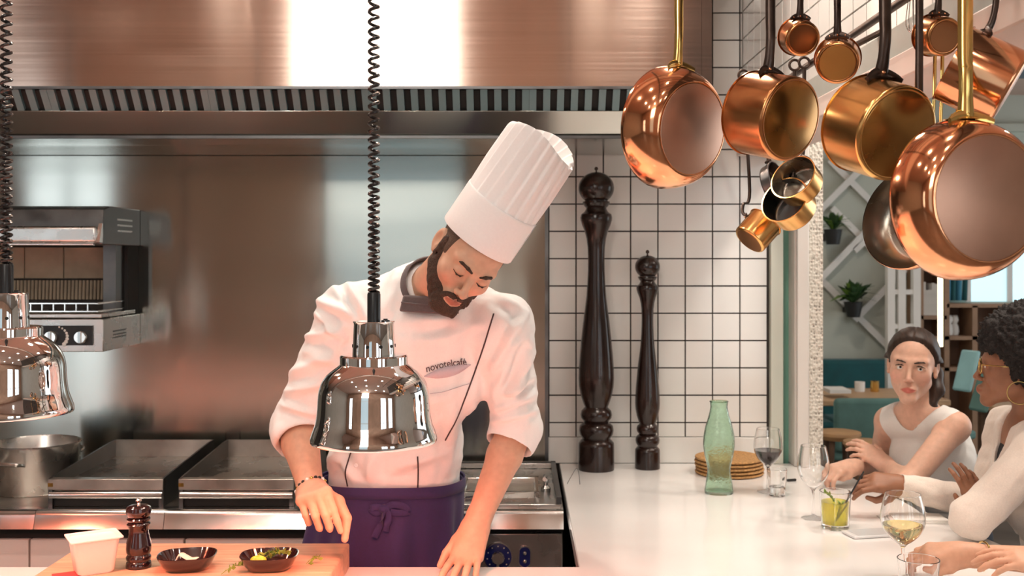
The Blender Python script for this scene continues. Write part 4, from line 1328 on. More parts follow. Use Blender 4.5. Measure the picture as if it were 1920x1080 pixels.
# ------------------------------------------------------------------ implicit surfaces for people
class Field:
    def __init__(s, lo, hi, h):
        lo, hi = np.minimum(lo, hi), np.maximum(lo, hi)
        s.lo = np.array(lo, np.float32)
        s.h = h
        s.n = np.ceil((np.array(hi) - s.lo) / h).astype(int) + 1
        s.F = np.full(s.n, 0.2, np.float32)

    def region(s, lo, hi):
        a = np.clip(np.floor((np.array(lo) - s.lo) / s.h).astype(int), 0, s.n)
        b = np.clip(np.ceil((np.array(hi) - s.lo) / s.h).astype(int) + 1, 0, s.n)
        sl = tuple(slice(int(i), int(j)) for i, j in zip(a, b))
        ax = [(s.lo[i] + s.h * np.arange(a[i], b[i])).astype(np.float32) for i in range(3)]
        return sl, (ax[0][:, None, None], ax[1][None, :, None], ax[2][None, None, :])

    def _comb(s, lo, hi, k, fn, op):
        m = k + 3 * s.h
        sl, P = s.region(np.array(lo) - m, np.array(hi) + m)
        if any(q.stop <= q.start for q in sl):
            return
        d = fn(*P)
        A = s.F[sl]
        if op == 'sub':
            d = -d
            if k > 0:
                hh = np.maximum(k - np.abs(A - d), 0) / k
                s.F[sl] = np.maximum(A, d) + hh * hh * k * 0.25
            else:
                s.F[sl] = np.maximum(A, d)
        else:
            if k > 0:
                hh = np.maximum(k - np.abs(A - d), 0) / k
                s.F[sl] = np.minimum(A, d) - hh * hh * k * 0.25
            else:
                s.F[sl] = np.minimum(A, d)

    def cone(s, a, b, ra, rb, k=0.01, op='add', flat=None):
        a = np.array(a, np.float32)
        b = np.array(b, np.float32)
        ba = b - a
        L2 = max(float(ba @ ba), 1e-10)
        r = max(ra, rb)

        def fn(x, y, z):
            px, py, pz = x - a[0], y - a[1], z - a[2]
            t = np.clip((px * ba[0] + py * ba[1] + pz * ba[2]) / L2, 0, 1)
            dx, dy, dz = px - t * ba[0], py - t * ba[1], pz - t * ba[2]
            return np.sqrt(dx * dx + dy * dy + dz * dz) - (ra + (rb - ra) * t)
        s._comb(np.minimum(a, b) - r, np.maximum(a, b) + r, k, fn, op)

    def chain(s, pts, rad, k=0.01, op='add'):
        for i in range(len(pts) - 1):
            s.cone(pts[i], pts[i + 1], rad[i], rad[i + 1], k, op)

    def ell(s, c, r, R=None, k=0.01, op='add'):
        c = np.array(c, np.float32)
        r = np.array(r, np.float32)
        Rm = np.eye(3, dtype=np.float32) if R is None else np.array(R, np.float32)

        def fn(x, y, z):
            px, py, pz = x - c[0], y - c[1], z - c[2]
            q = [px * Rm[0, i] + py * Rm[1, i] + pz * Rm[2, i] for i in range(3)]
            k0 = np.sqrt(sum((q[i] / r[i]) ** 2 for i in range(3)))
            k1 = np.sqrt(sum((q[i] / (r[i] * r[i])) ** 2 for i in range(3))) + 1e-9
            return np.where(k0 < 1e-4, -r.min(), k0 * (k0 - 1.0) / k1)
        m = r.max()
        s._comb(c - m, c + m, k, fn, op)

    def plane(s, p, n, k=0.0):
        """keep the side where (x-p).n < 0"""
        p = np.array(p, np.float32)
        n = np.array(n, np.float32)
        n = n / np.linalg.norm(n)
        sl, P = s.region(s.lo, s.lo + s.n * s.h)
        d = (P[0] - p[0]) * n[0] + (P[1] - p[1]) * n[1] + (P[2] - p[2]) * n[2]
        s.F = np.maximum(s.F, d)

    def mesh(s):
        F = s.F
        I = F < 0
        cnt = np.zeros(tuple(s.n - 1), np.uint8)
        for dx in (0, 1):
            for dy in (0, 1):
                for dz in (0, 1):
                    cnt += I[dx:s.n[0] - 1 + dx, dy:s.n[1] - 1 + dy, dz:s.n[2] - 1 + dz]
        act = (cnt > 0) & (cnt < 8)
        ix, iy, iz = np.nonzero(act)
        idx = np.full(act.shape, -1, np.int32)
        idx[ix, iy, iz] = np.arange(len(ix))
        cor = {}
        for dx in (0, 1):
            for dy in (0, 1):
                for dz in (0, 1):
                    cor[dx, dy, dz] = F[ix + dx, iy + dy, iz + dz]
        acc = np.zeros((len(ix), 3), np.float32)
        num = np.zeros(len(ix), np.float32)
        for ax in range(3):
            for u in (0, 1):
                for v in (0, 1):
                    a = [0, 0, 0]
                    o = [q for q in range(3) if q != ax]
                    a[o[0]], a[o[1]] = u, v
                    b = list(a)
                    b[ax] = 1
                    fa, fb = cor[tuple(a)], cor[tuple(b)]
                    m = (fa < 0) != (fb < 0)
                    t = np.where(m, fa / np.where(m, fa - fb, 1), 0)
                    acc[:, ax] += np.where(m, t, 0)
                    acc[:, o[0]] += np.where(m, u, 0)
                    acc[:, o[1]] += np.where(m, v, 0)
                    num += m
        V = s.lo + s.h * (np.stack([ix, iy, iz], 1) + acc / num[:, None])
        Q = []
        for ax in range(3):
            o = [q for q in range(3) if q != ax]
            A = [slice(1, -1)] * 3
            A[ax] = slice(0, -1)
            B = list(A)
            B[ax] = slice(1, None)
            ia, ib = I[tuple(A)], I[tuple(B)]
            e = np.nonzero(ia != ib)
            e = [q.copy() for q in e]
            for q in o:
                e[q] += 1
            sgn = I[e[0], e[1], e[2]]

            def cell(du, dv):
                c = [q for q in e]
                c[o[0]] = c[o[0]] - du
                c[o[1]] = c[o[1]] - dv
                return idx[c[0], c[1], c[2]]
            q = np.stack([cell(1, 1), cell(0, 1), cell(0, 0), cell(1, 0)], 1)
            flip = sgn if ax != 1 else ~sgn
            q[~flip] = q[~flip][:, ::-1]
            Q.append(q)
        Q = np.concatenate(Q)
        Q = Q[(Q >= 0).all(1)]
        return V.astype(np.float32), Q


def relax(V, Q, it=1, lam=0.5):
    e = np.concatenate([Q[:, [0, 1]], Q[:, [1, 2]], Q[:, [2, 3]], Q[:, [3, 0]]])
    n = len(V)
    deg = np.bincount(e[:, 0], minlength=n).astype(np.float32) + 1e-6
    for _ in range(it):
        av = np.stack([np.bincount(e[:, 0], V[e[:, 1], i], minlength=n) for i in range(3)], 1) / deg[:, None]
        V = V + lam * (av - V)
    return V.astype(np.float32)


def vnormals(V, Q):
    n = np.cross(V[Q[:, 2]] - V[Q[:, 0]], V[Q[:, 3]] - V[Q[:, 1]])
    out = np.zeros_like(V)
    for i in range(4):
        for j in range(3):
            out[:, j] += np.bincount(Q[:, i], n[:, j], minlength=len(V))
    return out / (np.linalg.norm(out, axis=1, keepdims=True) + 1e-12)


def keep_largest(V, Q, minfrac=0.02):
    """drop stray islands"""
    n = len(V)
    lab = np.arange(n)
    e = np.concatenate([Q[:, [0, 1]], Q[:, [1, 2]], Q[:, [2, 3]], Q[:, [3, 0]]])
    for _ in range(400):
        new = lab.copy()
        np.minimum.at(new, e[:, 0], lab[e[:, 1]])
        np.minimum.at(new, e[:, 1], lab[e[:, 0]])
        new = new[new]
        new = new[new]
        if (new == lab).all():
            break
        lab = new
    u, c = np.unique(lab, return_counts=True)
    good = set(u[c > n * minfrac])
    m = np.isin(lab[Q[:, 0]], list(good))
    return Q[m]


def vnoise(P, f, seed=0):
    """cheap smooth pseudo-noise in about [-1, 1] at points P"""
    rs = np.random.RandomState(seed)
    out = np.zeros(len(P))
    for i in range(6):
        k = rs.normal(size=3)
        k = k / np.linalg.norm(k) * f * rs.uniform(0.6, 1.5)
        k2 = rs.normal(size=3) * f * 0.5
        out += np.sin(P @ k + rs.uniform(0, 6) + 1.3 * np.sin(P @ k2 + rs.uniform(0, 6)))
    return out / 3.2


def mesh_from(name, V, Q, m, parent, colors=None):
    off = np.array(worldloc(parent)) if parent else np.zeros(3)
    used = np.zeros(len(V), bool)
    used[Q.ravel()] = True
    rm = np.cumsum(used) - 1
    V2 = (V[used] - off).astype(np.float32)
    Q2 = rm[Q].astype(np.int32)
    me = bpy.data.meshes.new(name)
    me.vertices.add(len(V2))
    me.vertices.foreach_set('co', V2.ravel())
    me.loops.add(len(Q2) * 4)
    me.loops.foreach_set('vertex_index', Q2.ravel())
    me.polygons.add(len(Q2))
    me.polygons.foreach_set('loop_start', np.arange(0, len(Q2) * 4, 4, dtype=np.int32))
    me.update(calc_edges=True)
    me.validate()
    me.shade_smooth()
    if colors is not None:
        at = me.color_attributes.new('tint', 'FLOAT_COLOR', 'POINT')
        c = np.ones((len(V2), 4), np.float32)
        c[:, :3] = colors[used]
        at.data.foreach_set('color', c.ravel())
    return link(name, me, m, parent)


class HeadFrame:
    """local axes: x to the person's left, y forward, z up; origin between the ears at eye level"""
    def __init__(s, c, up, fwd, sc=1.0):
        s.c = np.array(c, float)
        u = np.array(up, float)
        u /= np.linalg.norm(u)
        f = np.array(fwd, float)
        f -= u * (f @ u)
        f /= np.linalg.norm(f)
        l = np.cross(f, u) * -1.0
        l = np.cross(u, f)
        l = -l if False else l
        s.R = np.stack([l, f, u], 1)
        s.sc = sc

    def __call__(s, x, y, z):
        return s.c + s.R @ (np.array((x, y, z)) * s.sc)

    def local(s, P):
        return ((P - s.c) @ s.R) / s.sc


def add_head(F, H, male=False, closed=False):
    k = H.sc
    E = lambda c, r, kk=0.012, op='add', R=None: F.ell(H(*c), np.array(r) * k, H.R if R is None else H.R @ R, kk, op)
    N = lambda a, b, ra, rb, kk=0.01, op='add': F.cone(H(*a), H(*b), ra * k, rb * k, kk, op)
    E((0, -0.014, 0.036), (0.074, 0.095, 0.080), 0.0)
    E((0, 0.026, -0.020), (0.063 if male else 0.060, 0.063, 0.082), 0.03)
    w = 1.06 if male else 0.86
    for s in (-1, 1):
        N((s * 0.050 * w, 0.002, -0.058), (s * 0.014 * w, 0.076, -0.101), 0.020, 0.014, 0.025)
        E((s * 0.041, 0.056, -0.026), (0.022, 0.022, 0.020 if male else 0.026), 0.02)
        N((s * 0.012, 0.083, 0.019), (s * 0.045, 0.066, 0.021), 0.0095 if male else 0.0070, 0.0085 if male else 0.0070, 0.016)
    E((0, 0.079, -0.101), (0.019, 0.015, 0.014), 0.02)
    for s in (-1, 1):
        E((s * 0.031, 0.101, -0.001), (0.017, 0.018 if male else 0.0155, 0.012 if male else 0.010), 0.014, 'sub')
    # nose
    g = 1.0 if male else 0.84
    N((0, 0.085, 0.010), (0, 0.106, -0.032), 0.0075 * g, 0.0095 * g, 0.010)
    E((0, 0.110 if male else 0.107, -0.037), (0.0095 * g, 0.010, 0.0085 * g), 0.007)
    for s in (-1, 1):
        E((s * 0.0115 * g, 0.098, -0.041), (0.0075 * g, 0.010, 0.0070 * g), 0.005)
        E((s * 0.0065, 0.108, -0.0475), (0.0035, 0.005, 0.0035), 0.003, 'sub')
    # mouth
    E((0, 0.082, -0.070), (0.027, 0.016, 0.020), 0.014)
    for s in (-1, 1):
        N((s * 0.024, 0.087, -0.0705), (s * 0.006, 0.0985, -0.0665), 0.0032, 0.0048, 0.004)
        N((s * 0.022, 0.087, -0.0725), (0, 0.0965 if not male else 0.0945, -0.0775 if not male else -0.0765), 0.0034, 0.0062 if not male else 0.0046, 0.005)
        N((s * 0.025, 0.090, -0.0715), (0, 0.1035, -0.0712), 0.0010, 0.0014, 0.0025, 'sub')
    # lids
    for s in (-1, 1):
        if closed:
            E((s * 0.031, 0.0765, 0.000), (0.0155, 0.0125, 0.0125), 0.004)
        else:
            for a0, a1 in ((0.2, 1.5), (1.5, 2.95)):
                for sg, hh in ((1, 0.0085), (-1, 0.0065)):
                    p = lambda a: (s * 0.031 + 0.0155 * math.cos(a), 0.083 - 0.006 * (1 - math.sin(a)) - 0.002 * (sg < 0), -0.001 + sg * hh * math.sin(a))
                    N(p(a0), p(a1), 0.0034, 0.0042, 0.004)
    # ears
    for s in (-1, 1):
        Rr = np.array(Matrix.Rotation(s * 0.35, 3, 'Z') @ Matrix.Rotation(0.15, 3, 'X'))
        q = 1.0 if male else 0.86
        E((s * (0.077 if male else 0.0745), -0.010, -0.004), (0.0095 * q, 0.019 * q, 0.031 * q), 0.004, 'add', Rr)
        E((s * (0.086 if male else 0.083), -0.006, 0.000), (0.0075 * q, 0.0105 * q, 0.019 * q), 0.003, 'sub', Rr)
        N((s * 0.074, 0.000, -0.028), (s * 0.074, -0.004, -0.033), 0.007, 0.006, 0.006)


def head_tint(V, H, lip=(0.80, 0.42, 0.42), cheek=0.10):
    L = H.local(V)
    T = np.ones((len(V), 3), np.float32)
    d = np.sqrt((L[:, 0] / 0.0225) ** 2 + ((L[:, 2] + 0.072) / (0.0095 - 6.0 * L[:, 0] ** 2)) ** 2)
    wgt = np.clip((1.12 - d) / 0.25, 0, 1) * (L[:, 1] > 0.08)
    T = T * (1 - wgt[:, None]) + wgt[:, None] * np.array(lip)
    for s in (-1, 1):
        d = np.sqrt((L[:, 0] - s * 0.042) ** 2 + (L[:, 1] - 0.07) ** 2 + (L[:, 2] + 0.032) ** 2)
        c = np.clip(1 - d / 0.035, 0, 1) * cheek
        T *= 1 - c[:, None] * np.array((0.0, 1.2, 1.0))
    d = np.sqrt((L[:, 0]) ** 2 + (L[:, 1] - 0.112) ** 2 + (L[:, 2] + 0.038) ** 2)
    c = np.clip(1 - d / 0.02, 0, 1) * cheek * 0.8
    T *= 1 - c[:, None] * np.array((0.0, 1.2, 1.0))
    return T.astype(np.float32)


def rotv(v, axis, a):
    axis = axis / np.linalg.norm(axis)
    return v * math.cos(a) + np.cross(axis, v) * math.sin(a) + axis * (axis @ v) * (1 - math.cos(a))


def add_hand(F, wrist, d, n, side, curls, thumb, sc=1.0, spread=(0.10, 0.03, -0.04, -0.12), fat=1.0):
    """d: wrist->knuckles, n: dorsal normal, side: unit lateral direction towards the thumb.
    curls: four lists of three angles (deg); thumb: list of three points in hand coordinates (lateral, distal, palmar)"""
    w = np.array(wrist, float)
    d = np.array(d, float)
    d /= np.linalg.norm(d)
    n = np.array(n, float)
    n -= d * (n @ d)
    n /= np.linalg.norm(n)
    s = np.cross(d, n)
    if s @ np.array(side) < 0:
        s = -s
    lat = (0.028, 0.0095, -0.0095, -0.027)
    dist = (0.088, 0.092, 0.087, 0.077)
    ph = ((0.044, 0.026, 0.021), (0.048, 0.030, 0.022), (0.044, 0.028, 0.021), (0.034, 0.021, 0.019))
    rad = ((0.0098, 0.0088, 0.0080, 0.0066), (0.0100, 0.0090, 0.0082, 0.0068), (0.0096, 0.0086, 0.0078, 0.0064), (0.0086, 0.0076, 0.0070, 0.0058))
    tips = []
    F.cone(w - d * 0.02, w + d * 0.03, 0.026 * sc * fat, 0.026 * sc * fat, 0.02)
    for i in range(4):
        b = w + (s * lat[i] + d * dist[i]) * sc
        F.cone(w + (s * lat[i] * 0.55 + d * 0.012) * sc, b - n * 0.002 * sc, 0.0185 * sc * fat, 0.0128 * sc * fat, 0.016)
        v = d * math.cos(spread[i]) + s * math.sin(spread[i])
        axis = np.cross(v, -n)
        p = b
        pts = [p]
        for j in range(3):
            v = rotv(v, axis, math.radians(curls[i][j]))
            p = p + v * ph[i][j] * sc
            pts.append(p)
        for j in range(3):
            F.cone(pts[j], pts[j + 1], rad[i][j] * sc * fat, rad[i][j + 1] * sc * fat, 0.003 if j else 0.005)
        tips.append(pts)
    tp = [w + (s * a + d * b - n * c) * sc for a, b, c in thumb]
    F.cone(w + (s * 0.014 + d * 0.012 - n * 0.006) * sc, tp[0], 0.018 * sc * fat, 0.0145 * sc * fat, 0.014)
    F.cone(tp[0], tp[1], 0.0135 * sc * fat, 0.0105 * sc * fat, 0.006)
    F.cone(tp[1], tp[2], 0.0105 * sc * fat, 0.0078 * sc * fat, 0.003)
    return tips, tp


def to_px(p):
    return (VX + p[0] / p[1] * FPX, VY - (p[2] - CAMZ) / p[1] * FPX)


def WP(px, py, d):
    return np.array(W(px, py, d))


def skin_mat(name, col, var=0.07):
    return mat(name, col, 0.48, 0, var, 60, attr='tint', rvar=0.06, bump=0.06, sss=0.12, bdist=0.002)


def shell(F, off, wfun, lo, hi, under=0.0015):
    """sub-field of F inflated by off*w inside the box lo..hi"""
    sl, P = F.region(lo, hi)
    G = Field(lo, hi, F.h)
    G.lo = np.array([float(P[0][0, 0, 0]), float(P[1][0, 0, 0]), float(P[2][0, 0, 0])], np.float32)
    A = F.F[sl]
    G.n = np.array(A.shape)
    X, Y, Z = np.broadcast_arrays(*P)
    pts = np.stack([X.ravel(), Y.ravel(), Z.ravel()], 1)
    wv = wfun(pts).reshape(A.shape)
    G.F = (A - (off * wv - under)).astype(np.float32)
    for ax in range(3):
        ed = [slice(None)] * 3
        for q in (0, -1):
            ed[ax] = q
            G.F[tuple(ed)] = 0.01
    return G, pts


def prune(V, Q, F, lim):
    """drop faces buried more than lim under the surface of F"""
    g = np.clip(np.round((V - F.lo) / F.h).astype(int), 0, F.n - 1)
    d = F.F[g[:, 0], g[:, 1], g[:, 2]]
    keep = (d[Q] > lim).any(1)
    return Q[keep]


def seg_w(L, segs, soft):
    """1 inside the union of capsules (local points), falling to 0 over soft"""
    best = np.full(len(L), 9.0)
    for a, b, ra, rb in segs:
        a = np.array(a)
        b = np.array(b)
        ba = b - a
        t = np.clip(((L - a) @ ba) / max(ba @ ba, 1e-9), 0, 1)
        dd = np.linalg.norm(L - a - t[:, None] * ba, axis=1) - (ra + (rb - ra) * t)
        best = np.minimum(best, dd)
    return np.clip(-best / soft, 0, 1)


EYES = {'white': mat('eye_white', (0.78, 0.75, 0.72), 0.15, 0, 0.02, 20), 'iris': mat('eye_iris', (0.05, 0.035, 0.025), 0.1, 0, 0.2, 60), 'pupil': mat('eye_pupil', (0.004, 0.004, 0.004), 0.1, 0, 0.1, 20)}


def add_eyes(H, parent, look):
    look = np.array(look, float)
    look /= np.linalg.norm(look)
    for s in (-1, 1):
        c = H(s * 0.031, 0.0745, -0.001)
        e = MB().ball(c, 0.0118 * H.sc, 20, 14).build('eye', EYES['white'], parent)
        R = frame(look)
        MB().ball(Vector(c) + Vector(look) * 0.0079 * H.sc, 0.0058 * H.sc, 16, 10, R, (1, 1, 0.75)).build('iris', EYES['iris'], e)
        MB().ball(Vector(c) + Vector(look) * 0.0112 * H.sc, 0.0026 * H.sc, 12, 8, R, (1, 1, 0.5)).build('pupil', EYES['pupil'], e)


def hair_strip(H, pts, rad, m, name, parent, res=0.0016):
    P = np.array([H(*p) for p in pts])
    F = Field(P.min(0) - 0.012, P.max(0) + 0.012, res)
    F.chain(P, rad, 0.003)
    V, Q = F.mesh()
    return mesh_from(name, V, Q, m, parent)

# ------------------------------------------------------------------ the chef
M['skin_chef'] = skin_mat('skin_chef', (0.62, 0.36, 0.245))
M['jacket'] = mat('white_cotton', (0.84, 0.82, 0.81), 0.75, 0, 0.02, 300, bump=0.05, sheen=0.1, bdist=0.002)
M['collar'] = mat('grey_cotton', (0.095, 0.075, 0.078), 0.8, 0, 0.12, 200, bump=0.08, sheen=0.2, bdist=0.002)
M['piping'] = mat('brown_piping', (0.060, 0.035, 0.035), 0.8, 0, 0.1, 100)
M['apron'] = mat('indigo_cotton', (0.034, 0.020, 0.095), 0.8, 0, 0.12, 160, bump=0.06, sheen=0.15, bdist=0.002)
M['trouser'] = mat('blue_trouser_cotton', (0.020, 0.035, 0.14), 0.8, 0, 0.1, 100)
M['beard'] = mat('dark_beard', (0.055, 0.027, 0.016), 0.7, 0, 0.5, 420, bump=0.9, bdist=0.003)
M['stubble'] = mat('short_brown_hair', (0.10, 0.06, 0.04), 0.7, 0, 0.5, 500, bump=0.7, bdist=0.002)
M['hatcloth'] = mat('white_hat_fabric', (0.86, 0.84, 0.84), 0.7, 0, 0.015, 200)
M['leather'] = mat('black_leather', (0.015, 0.013, 0.012), 0.4, 0, 0.2, 60)
M['embroid'] = mat('brown_embroidery', (0.10, 0.06, 0.065), 0.8, 0, 0.1, 100)
M['pocket'] = mat('grey_lilac_cotton', (0.52, 0.47, 0.52), 0.8, 0, 0.04, 200)

chef = thing('person', 'bearded chef in white jacket and tall pleated hat leaning over the pass', 'person', (-0.36, 2.9, 0))
H = HeadFrame(WP(878, 478, 2.47), (0.609, -0.429, 0.667), (0.117, -0.784, -0.610), 1.0)
shR, shL = WP(652, 588, 2.68), WP(944, 608, 2.64)
elR, elL = WP(556, 796, 2.72), WP(968, 800, 2.76)
wrR, wrL = WP(584, 921, 2.565), WP(893, 984, 2.64)
neckb = WP(800, 556, 2.70)

BF = Field((-0.68, 2.27, 0.90), (0.09, 3.06, 1.80), 0.0027)
add_head(BF, H, True, True)
BF.cone(H(0, -0.028, -0.045), neckb, 0.055, 0.062, 0.025)
BF.cone(neckb, shR, 0.058, 0.044, 0.05)
BF.cone(neckb, shL, 0.058, 0.044, 0.05)
BF.ell(WP(790, 680, 2.76), (0.165, 0.105, 0.15), None, 0.06)
BF.ell(WP(748, 830, 2.86), (0.15, 0.10, 0.14), None, 0.06)
BF.ell(WP(735, 930, 2.90), (0.155, 0.11, 0.12), None, 0.06)


def arm(F, a, b, c, r0, r1, r2, r3):
    F.cone(a, b, r0, r1, 0.03)
    b = np.array(b)
    c = np.array(c)
    m = b + (c - b) * 0.30
    F.cone(b, m, r1, r2, 0.02)
    F.cone(m, c, r2, r3, 0.012)


arm(BF, shR, elR, wrR, 0.046, 0.046, 0.046, 0.029)
arm(BF, shL, elL, wrL, 0.046, 0.046, 0.045, 0.029)
# right hand, pinching above the board
tipsR, thR = add_hand(BF, wrR, (0.24, -0.96, 0.10), (-0.33, 0.06, 0.93), (1, 0, 0.3),
                      [[64, 18, 12], [62, 46, 50], [64, 48, 50], [66, 50, 50]],
                      [(0.044, 0.060, 0.034), (0.050, 0.084, 0.070), (0.032, 0.092, 0.108)], 1.10, (0.02, 0.01, -0.03, -0.08))
# left hand, resting on the counter
tipsL, thL = add_hand(BF, wrL, (-0.24, -0.58, -0.76), (0.0, -0.78, 0.6), (-1, 0, 0),
                      [[-34, 14, 10], [-38, 16, 10], [-36, 16, 10], [-32, 16, 10]],
                      [(0.036, 0.044, 0.012), (0.052, 0.080, 0.014), (0.058, 0.112, 0.016)], 1.03, (0.16, 0.04, -0.06, -0.16))
V, Q = BF.mesh()
V = relax(V, Q, 1, 0.35)
tint = head_tint(V, H, (0.58, 0.34, 0.34), 0.10)
# darker lash line of the lowered eyes
Lc = H.local(V)
body = mesh_from('body', V, Q, 'skin_chef', chef, tint)

# beard, brows, lashes, stubble
bsegs = []
for s in (-1, 1):
    bsegs += [((s * 0.072, 0.010, 0.018), (s * 0.066, 0.016, -0.040), 0.013, 0.017), ((s * 0.064, 0.016, -0.045), (s * 0.030, 0.074, -0.100), 0.022, 0.030),
              ((s * 0.032, 0.084, -0.080), (s * 0.027, 0.090, -0.066), 0.010, 0.010), ((s * 0.028, 0.090, -0.062), (0, 0.102, -0.0545), 0.0085, 0.0090)]
bsegs += [((-0.030, 0.080, -0.104), (0.030, 0.080, -0.104), 0.028, 0.028), ((-0.02, 0.06, -0.115), (0.02, 0.06, -0.115), 0.030, 0.030)]


def beard_w(P):
    L = H.local(P)
    wv = seg_w(L, bsegs, 0.010)
    lip = np.sqrt((L[:, 0] / 0.0185) ** 2 + ((L[:, 2] + 0.0725) / 0.0056) ** 2)
    wv *= np.clip((lip - 0.95) / 0.2, 0, 1)
    return wv * (0.88 + 0.35 * vnoise(P, 330, 3))


c = H.c
G, _ = shell(BF, 0.0105, beard_w, c - 0.16, c + 0.16, 0.0018)
V, Q = G.mesh()
Q = prune(V, Q, BF, -0.0006)
mesh_from('beard', V, Q, 'beard', chef)


def hair_w(P):
    L = H.local(P)
    wv = np.clip((0.030 - np.abs(L[:, 1] + 0.045) * 0 + (L[:, 2] + 0.0)) / 0.02, 0, 1)
    wv *= np.clip((0.040 - L[:, 1] - 0.0) / 0.012, 0, 1)
    wv *= np.clip((L[:, 2] + 0.01 - np.clip(L[:, 1] + 0.03, 0, 1) * 0.0) / 0.01 + (L[:, 1] < -0.035) * 3, 0, 1)
    ear = np.clip((np.abs(L[:, 0]) - 0.074) / 0.003, 0, 1)
    return wv * (1 - ear)


G, _ = shell(BF, 0.0035, hair_w, c - 0.16, c + 0.16, 0.001)
V, Q = G.mesh()
Q = prune(V, Q, BF, -0.0004)
mesh_from('cropped_hair', V, Q, 'stubble', chef)
for s in (-1, 1):
    hair_strip(H, [(s * 0.012, 0.0945, 0.017), (s * 0.025, 0.0925, 0.0215), (s * 0.040, 0.082, 0.0215), (s * 0.050, 0.069, 0.016)], [0.0028, 0.0040, 0.0034, 0.0016], 'beard', 'eyebrow', chef)
    hair_strip(H, [(s * 0.017, 0.0835, -0.005), (s * 0.026, 0.0890, -0.0075), (s * 0.036, 0.0885, -0.0075), (s * 0.046, 0.0800, -0.004)], [0.001, 0.0014, 0.0014, 0.001], 'beard', 'eyelashes', chef, 0.0011)

# jacket
JF = Field((-0.72, 2.42, 1.00), (0.12, 3.10, 1.68), 0.0038)
JF.ell(WP(737, 925, 2.885), (0.176, 0.120, 0.14), None, 0.0)
JF.ell(WP(746, 830, 2.85), (0.176, 0.126, 0.15), None, 0.08)
JF.ell(WP(790, 690, 2.75), (0.182, 0.128, 0.16), None, 0.10)
JF.ell(WP(798, 610, 2.70), (0.170, 0.110, 0.095), None, 0.08)
JF.cone(neckb + np.array((0, 0.0, 0.005)), shR, 0.078, 0.068, 0.05)
JF.cone(neckb + np.array((0, 0.0, 0.005)), shL, 0.078, 0.068, 0.05)


def sleeve(F, a, b, w, r0, r1):
    a, b, w = map(np.array, (a, b, w))
    d = (b - a) / np.linalg.norm(b - a)
    f = (w - b) / np.linalg.norm(w - b)
    F.cone(a, b, r0, r1, 0.035)
    F.cone(b, b + f * 0.05, r1, r1 * 0.94, 0.03)
    # rolled cuff
    F.cone(b + f * 0.014, b + f * 0.030, r1 * 1.12, r1 * 1.10, 0.002)
    F.cone(b + f * 0.100, b + f * 0.30, 0.075, 0.10, 0.004, 'sub')
    F.cone(b + f * 0.040, b + f * 0.20, 0.051, 0.055, 0.006, 'sub')


sleeve(JF, shR, elR, wrR, 0.071, 0.063)
sleeve(JF, shL, elL, wrL, 0.069, 0.062)
JF.cone(neckb + (H.c - neckb) * 0.30, H.c, 0.062, 0.10, 0.008, 'sub')
V, Q = JF.mesh()
Q = keep_largest(V, Q)
V = relax(V, Q, 2, 0.5)
N = vnormals(V, Q)


def ridge(P, f, seed):
    return 1 - np.abs(vnoise(P, f, seed)) * 1.6


pv = np.stack([VX + V[:, 0] / V[:, 1] * FPX, VY - (V[:, 2] - CAMZ) / V[:, 1] * FPX], 1)
facing = np.clip(-(N * (V - np.array((0, 0, CAMZ)))).sum(1) / np.linalg.norm(V - np.array((0, 0, CAMZ)), axis=1) * 2.5 + 0.35, 0, 1)


def fold(a, b, width, amp):
    """a soft cloth fold on the side of the jacket towards the room, between two points"""
    a = np.array(a, float)
    b = np.array(b, float)
    ba = b - a
    t = np.clip(((pv - a) @ ba) / (ba @ ba), 0, 1)
    dd = np.linalg.norm(pv - (a + t[:, None] * ba), axis=1)
    tp = np.sin(PI * np.clip(t * 0.86 + 0.09, 0, 1)) ** 0.6
    return amp * facing * tp * (np.exp(-(dd / width) ** 2) - 0.45 * np.exp(-((dd - 1.9 * width) / width) ** 2))


dsp = 0.0030 * vnoise(V, 42, 1) + 0.0016 * vnoise(V, 85, 2) + 0.0007 * vnoise(V, 170, 5)
for a, b, wd, am in [((600, 566), (664, 592), 9, .011), ((636, 528), (668, 590), 7, -.010), ((596, 588), (645, 640), 7, .012), ((562, 636), (640, 616), 9, .011), ((655, 545), (690, 600), 8, .008), ((575, 660), (655, 690), 10, .009),
                     ((545, 700), (625, 665), 9, .009), ((540, 735), (600, 720), 8, .009), ((530, 760), (590, 775), 7, .008), ((620, 640), (680, 700), 9, .007), ((690, 600), (650, 800), 12, .006),
                     ((985, 590), (950, 640), 8, .009), ((1004, 640), (962, 736), 9, .011), ((985, 655), (940, 745), 8, -.008), ((945, 742), (1006, 702), 8, .010), ((935, 768), (1004, 738), 8, .010), ((925, 790), (1005, 768), 7, .009), ((915, 700), (960, 640), 9, .007),
                     ((940, 560), (985, 585), 8, .008), ((905, 640), (880, 780), 12, .008), ((895, 770), (868, 872), 9, .010), ((850, 770), (845, 880), 11, .007), ((826, 848), (735, 880), 10, .008), ((700, 850), (690, 905), 10, .006), ((640, 830), (612, 890), 9, .009), ((625, 850), (668, 900), 8, .007),
                     ((760, 600), (880, 600), 12, .006), ((800, 640), (900, 610), 10, .005), ((870, 560), (845, 660), 13, .007), ((745, 500), (720, 600), 10, .006), ((600, 800), (620, 870), 8, .007), ((755, 760), (860, 740), 14, .005)]:
    dsp += fold(a, b, wd, am * 1.35)
V = V + N * dsp[:, None]
V = V.astype(np.float32)
jac = mesh_from('jacket', V, Q, 'jacket', chef)
bvh = BVHTree.FromPolygons([tuple(p) for p in V.tolist()], [tuple(q) for q in Q.tolist()])
CAM = Vector((0, 0, CAMZ))


def on_jacket(px, py, off=0.001):
    d = (W(px, py, 1.0) - CAM).normalized()
    hit, n, i, ds = bvh.ray_cast(CAM, d)
    if hit is None:
        return None
    return hit + n * off


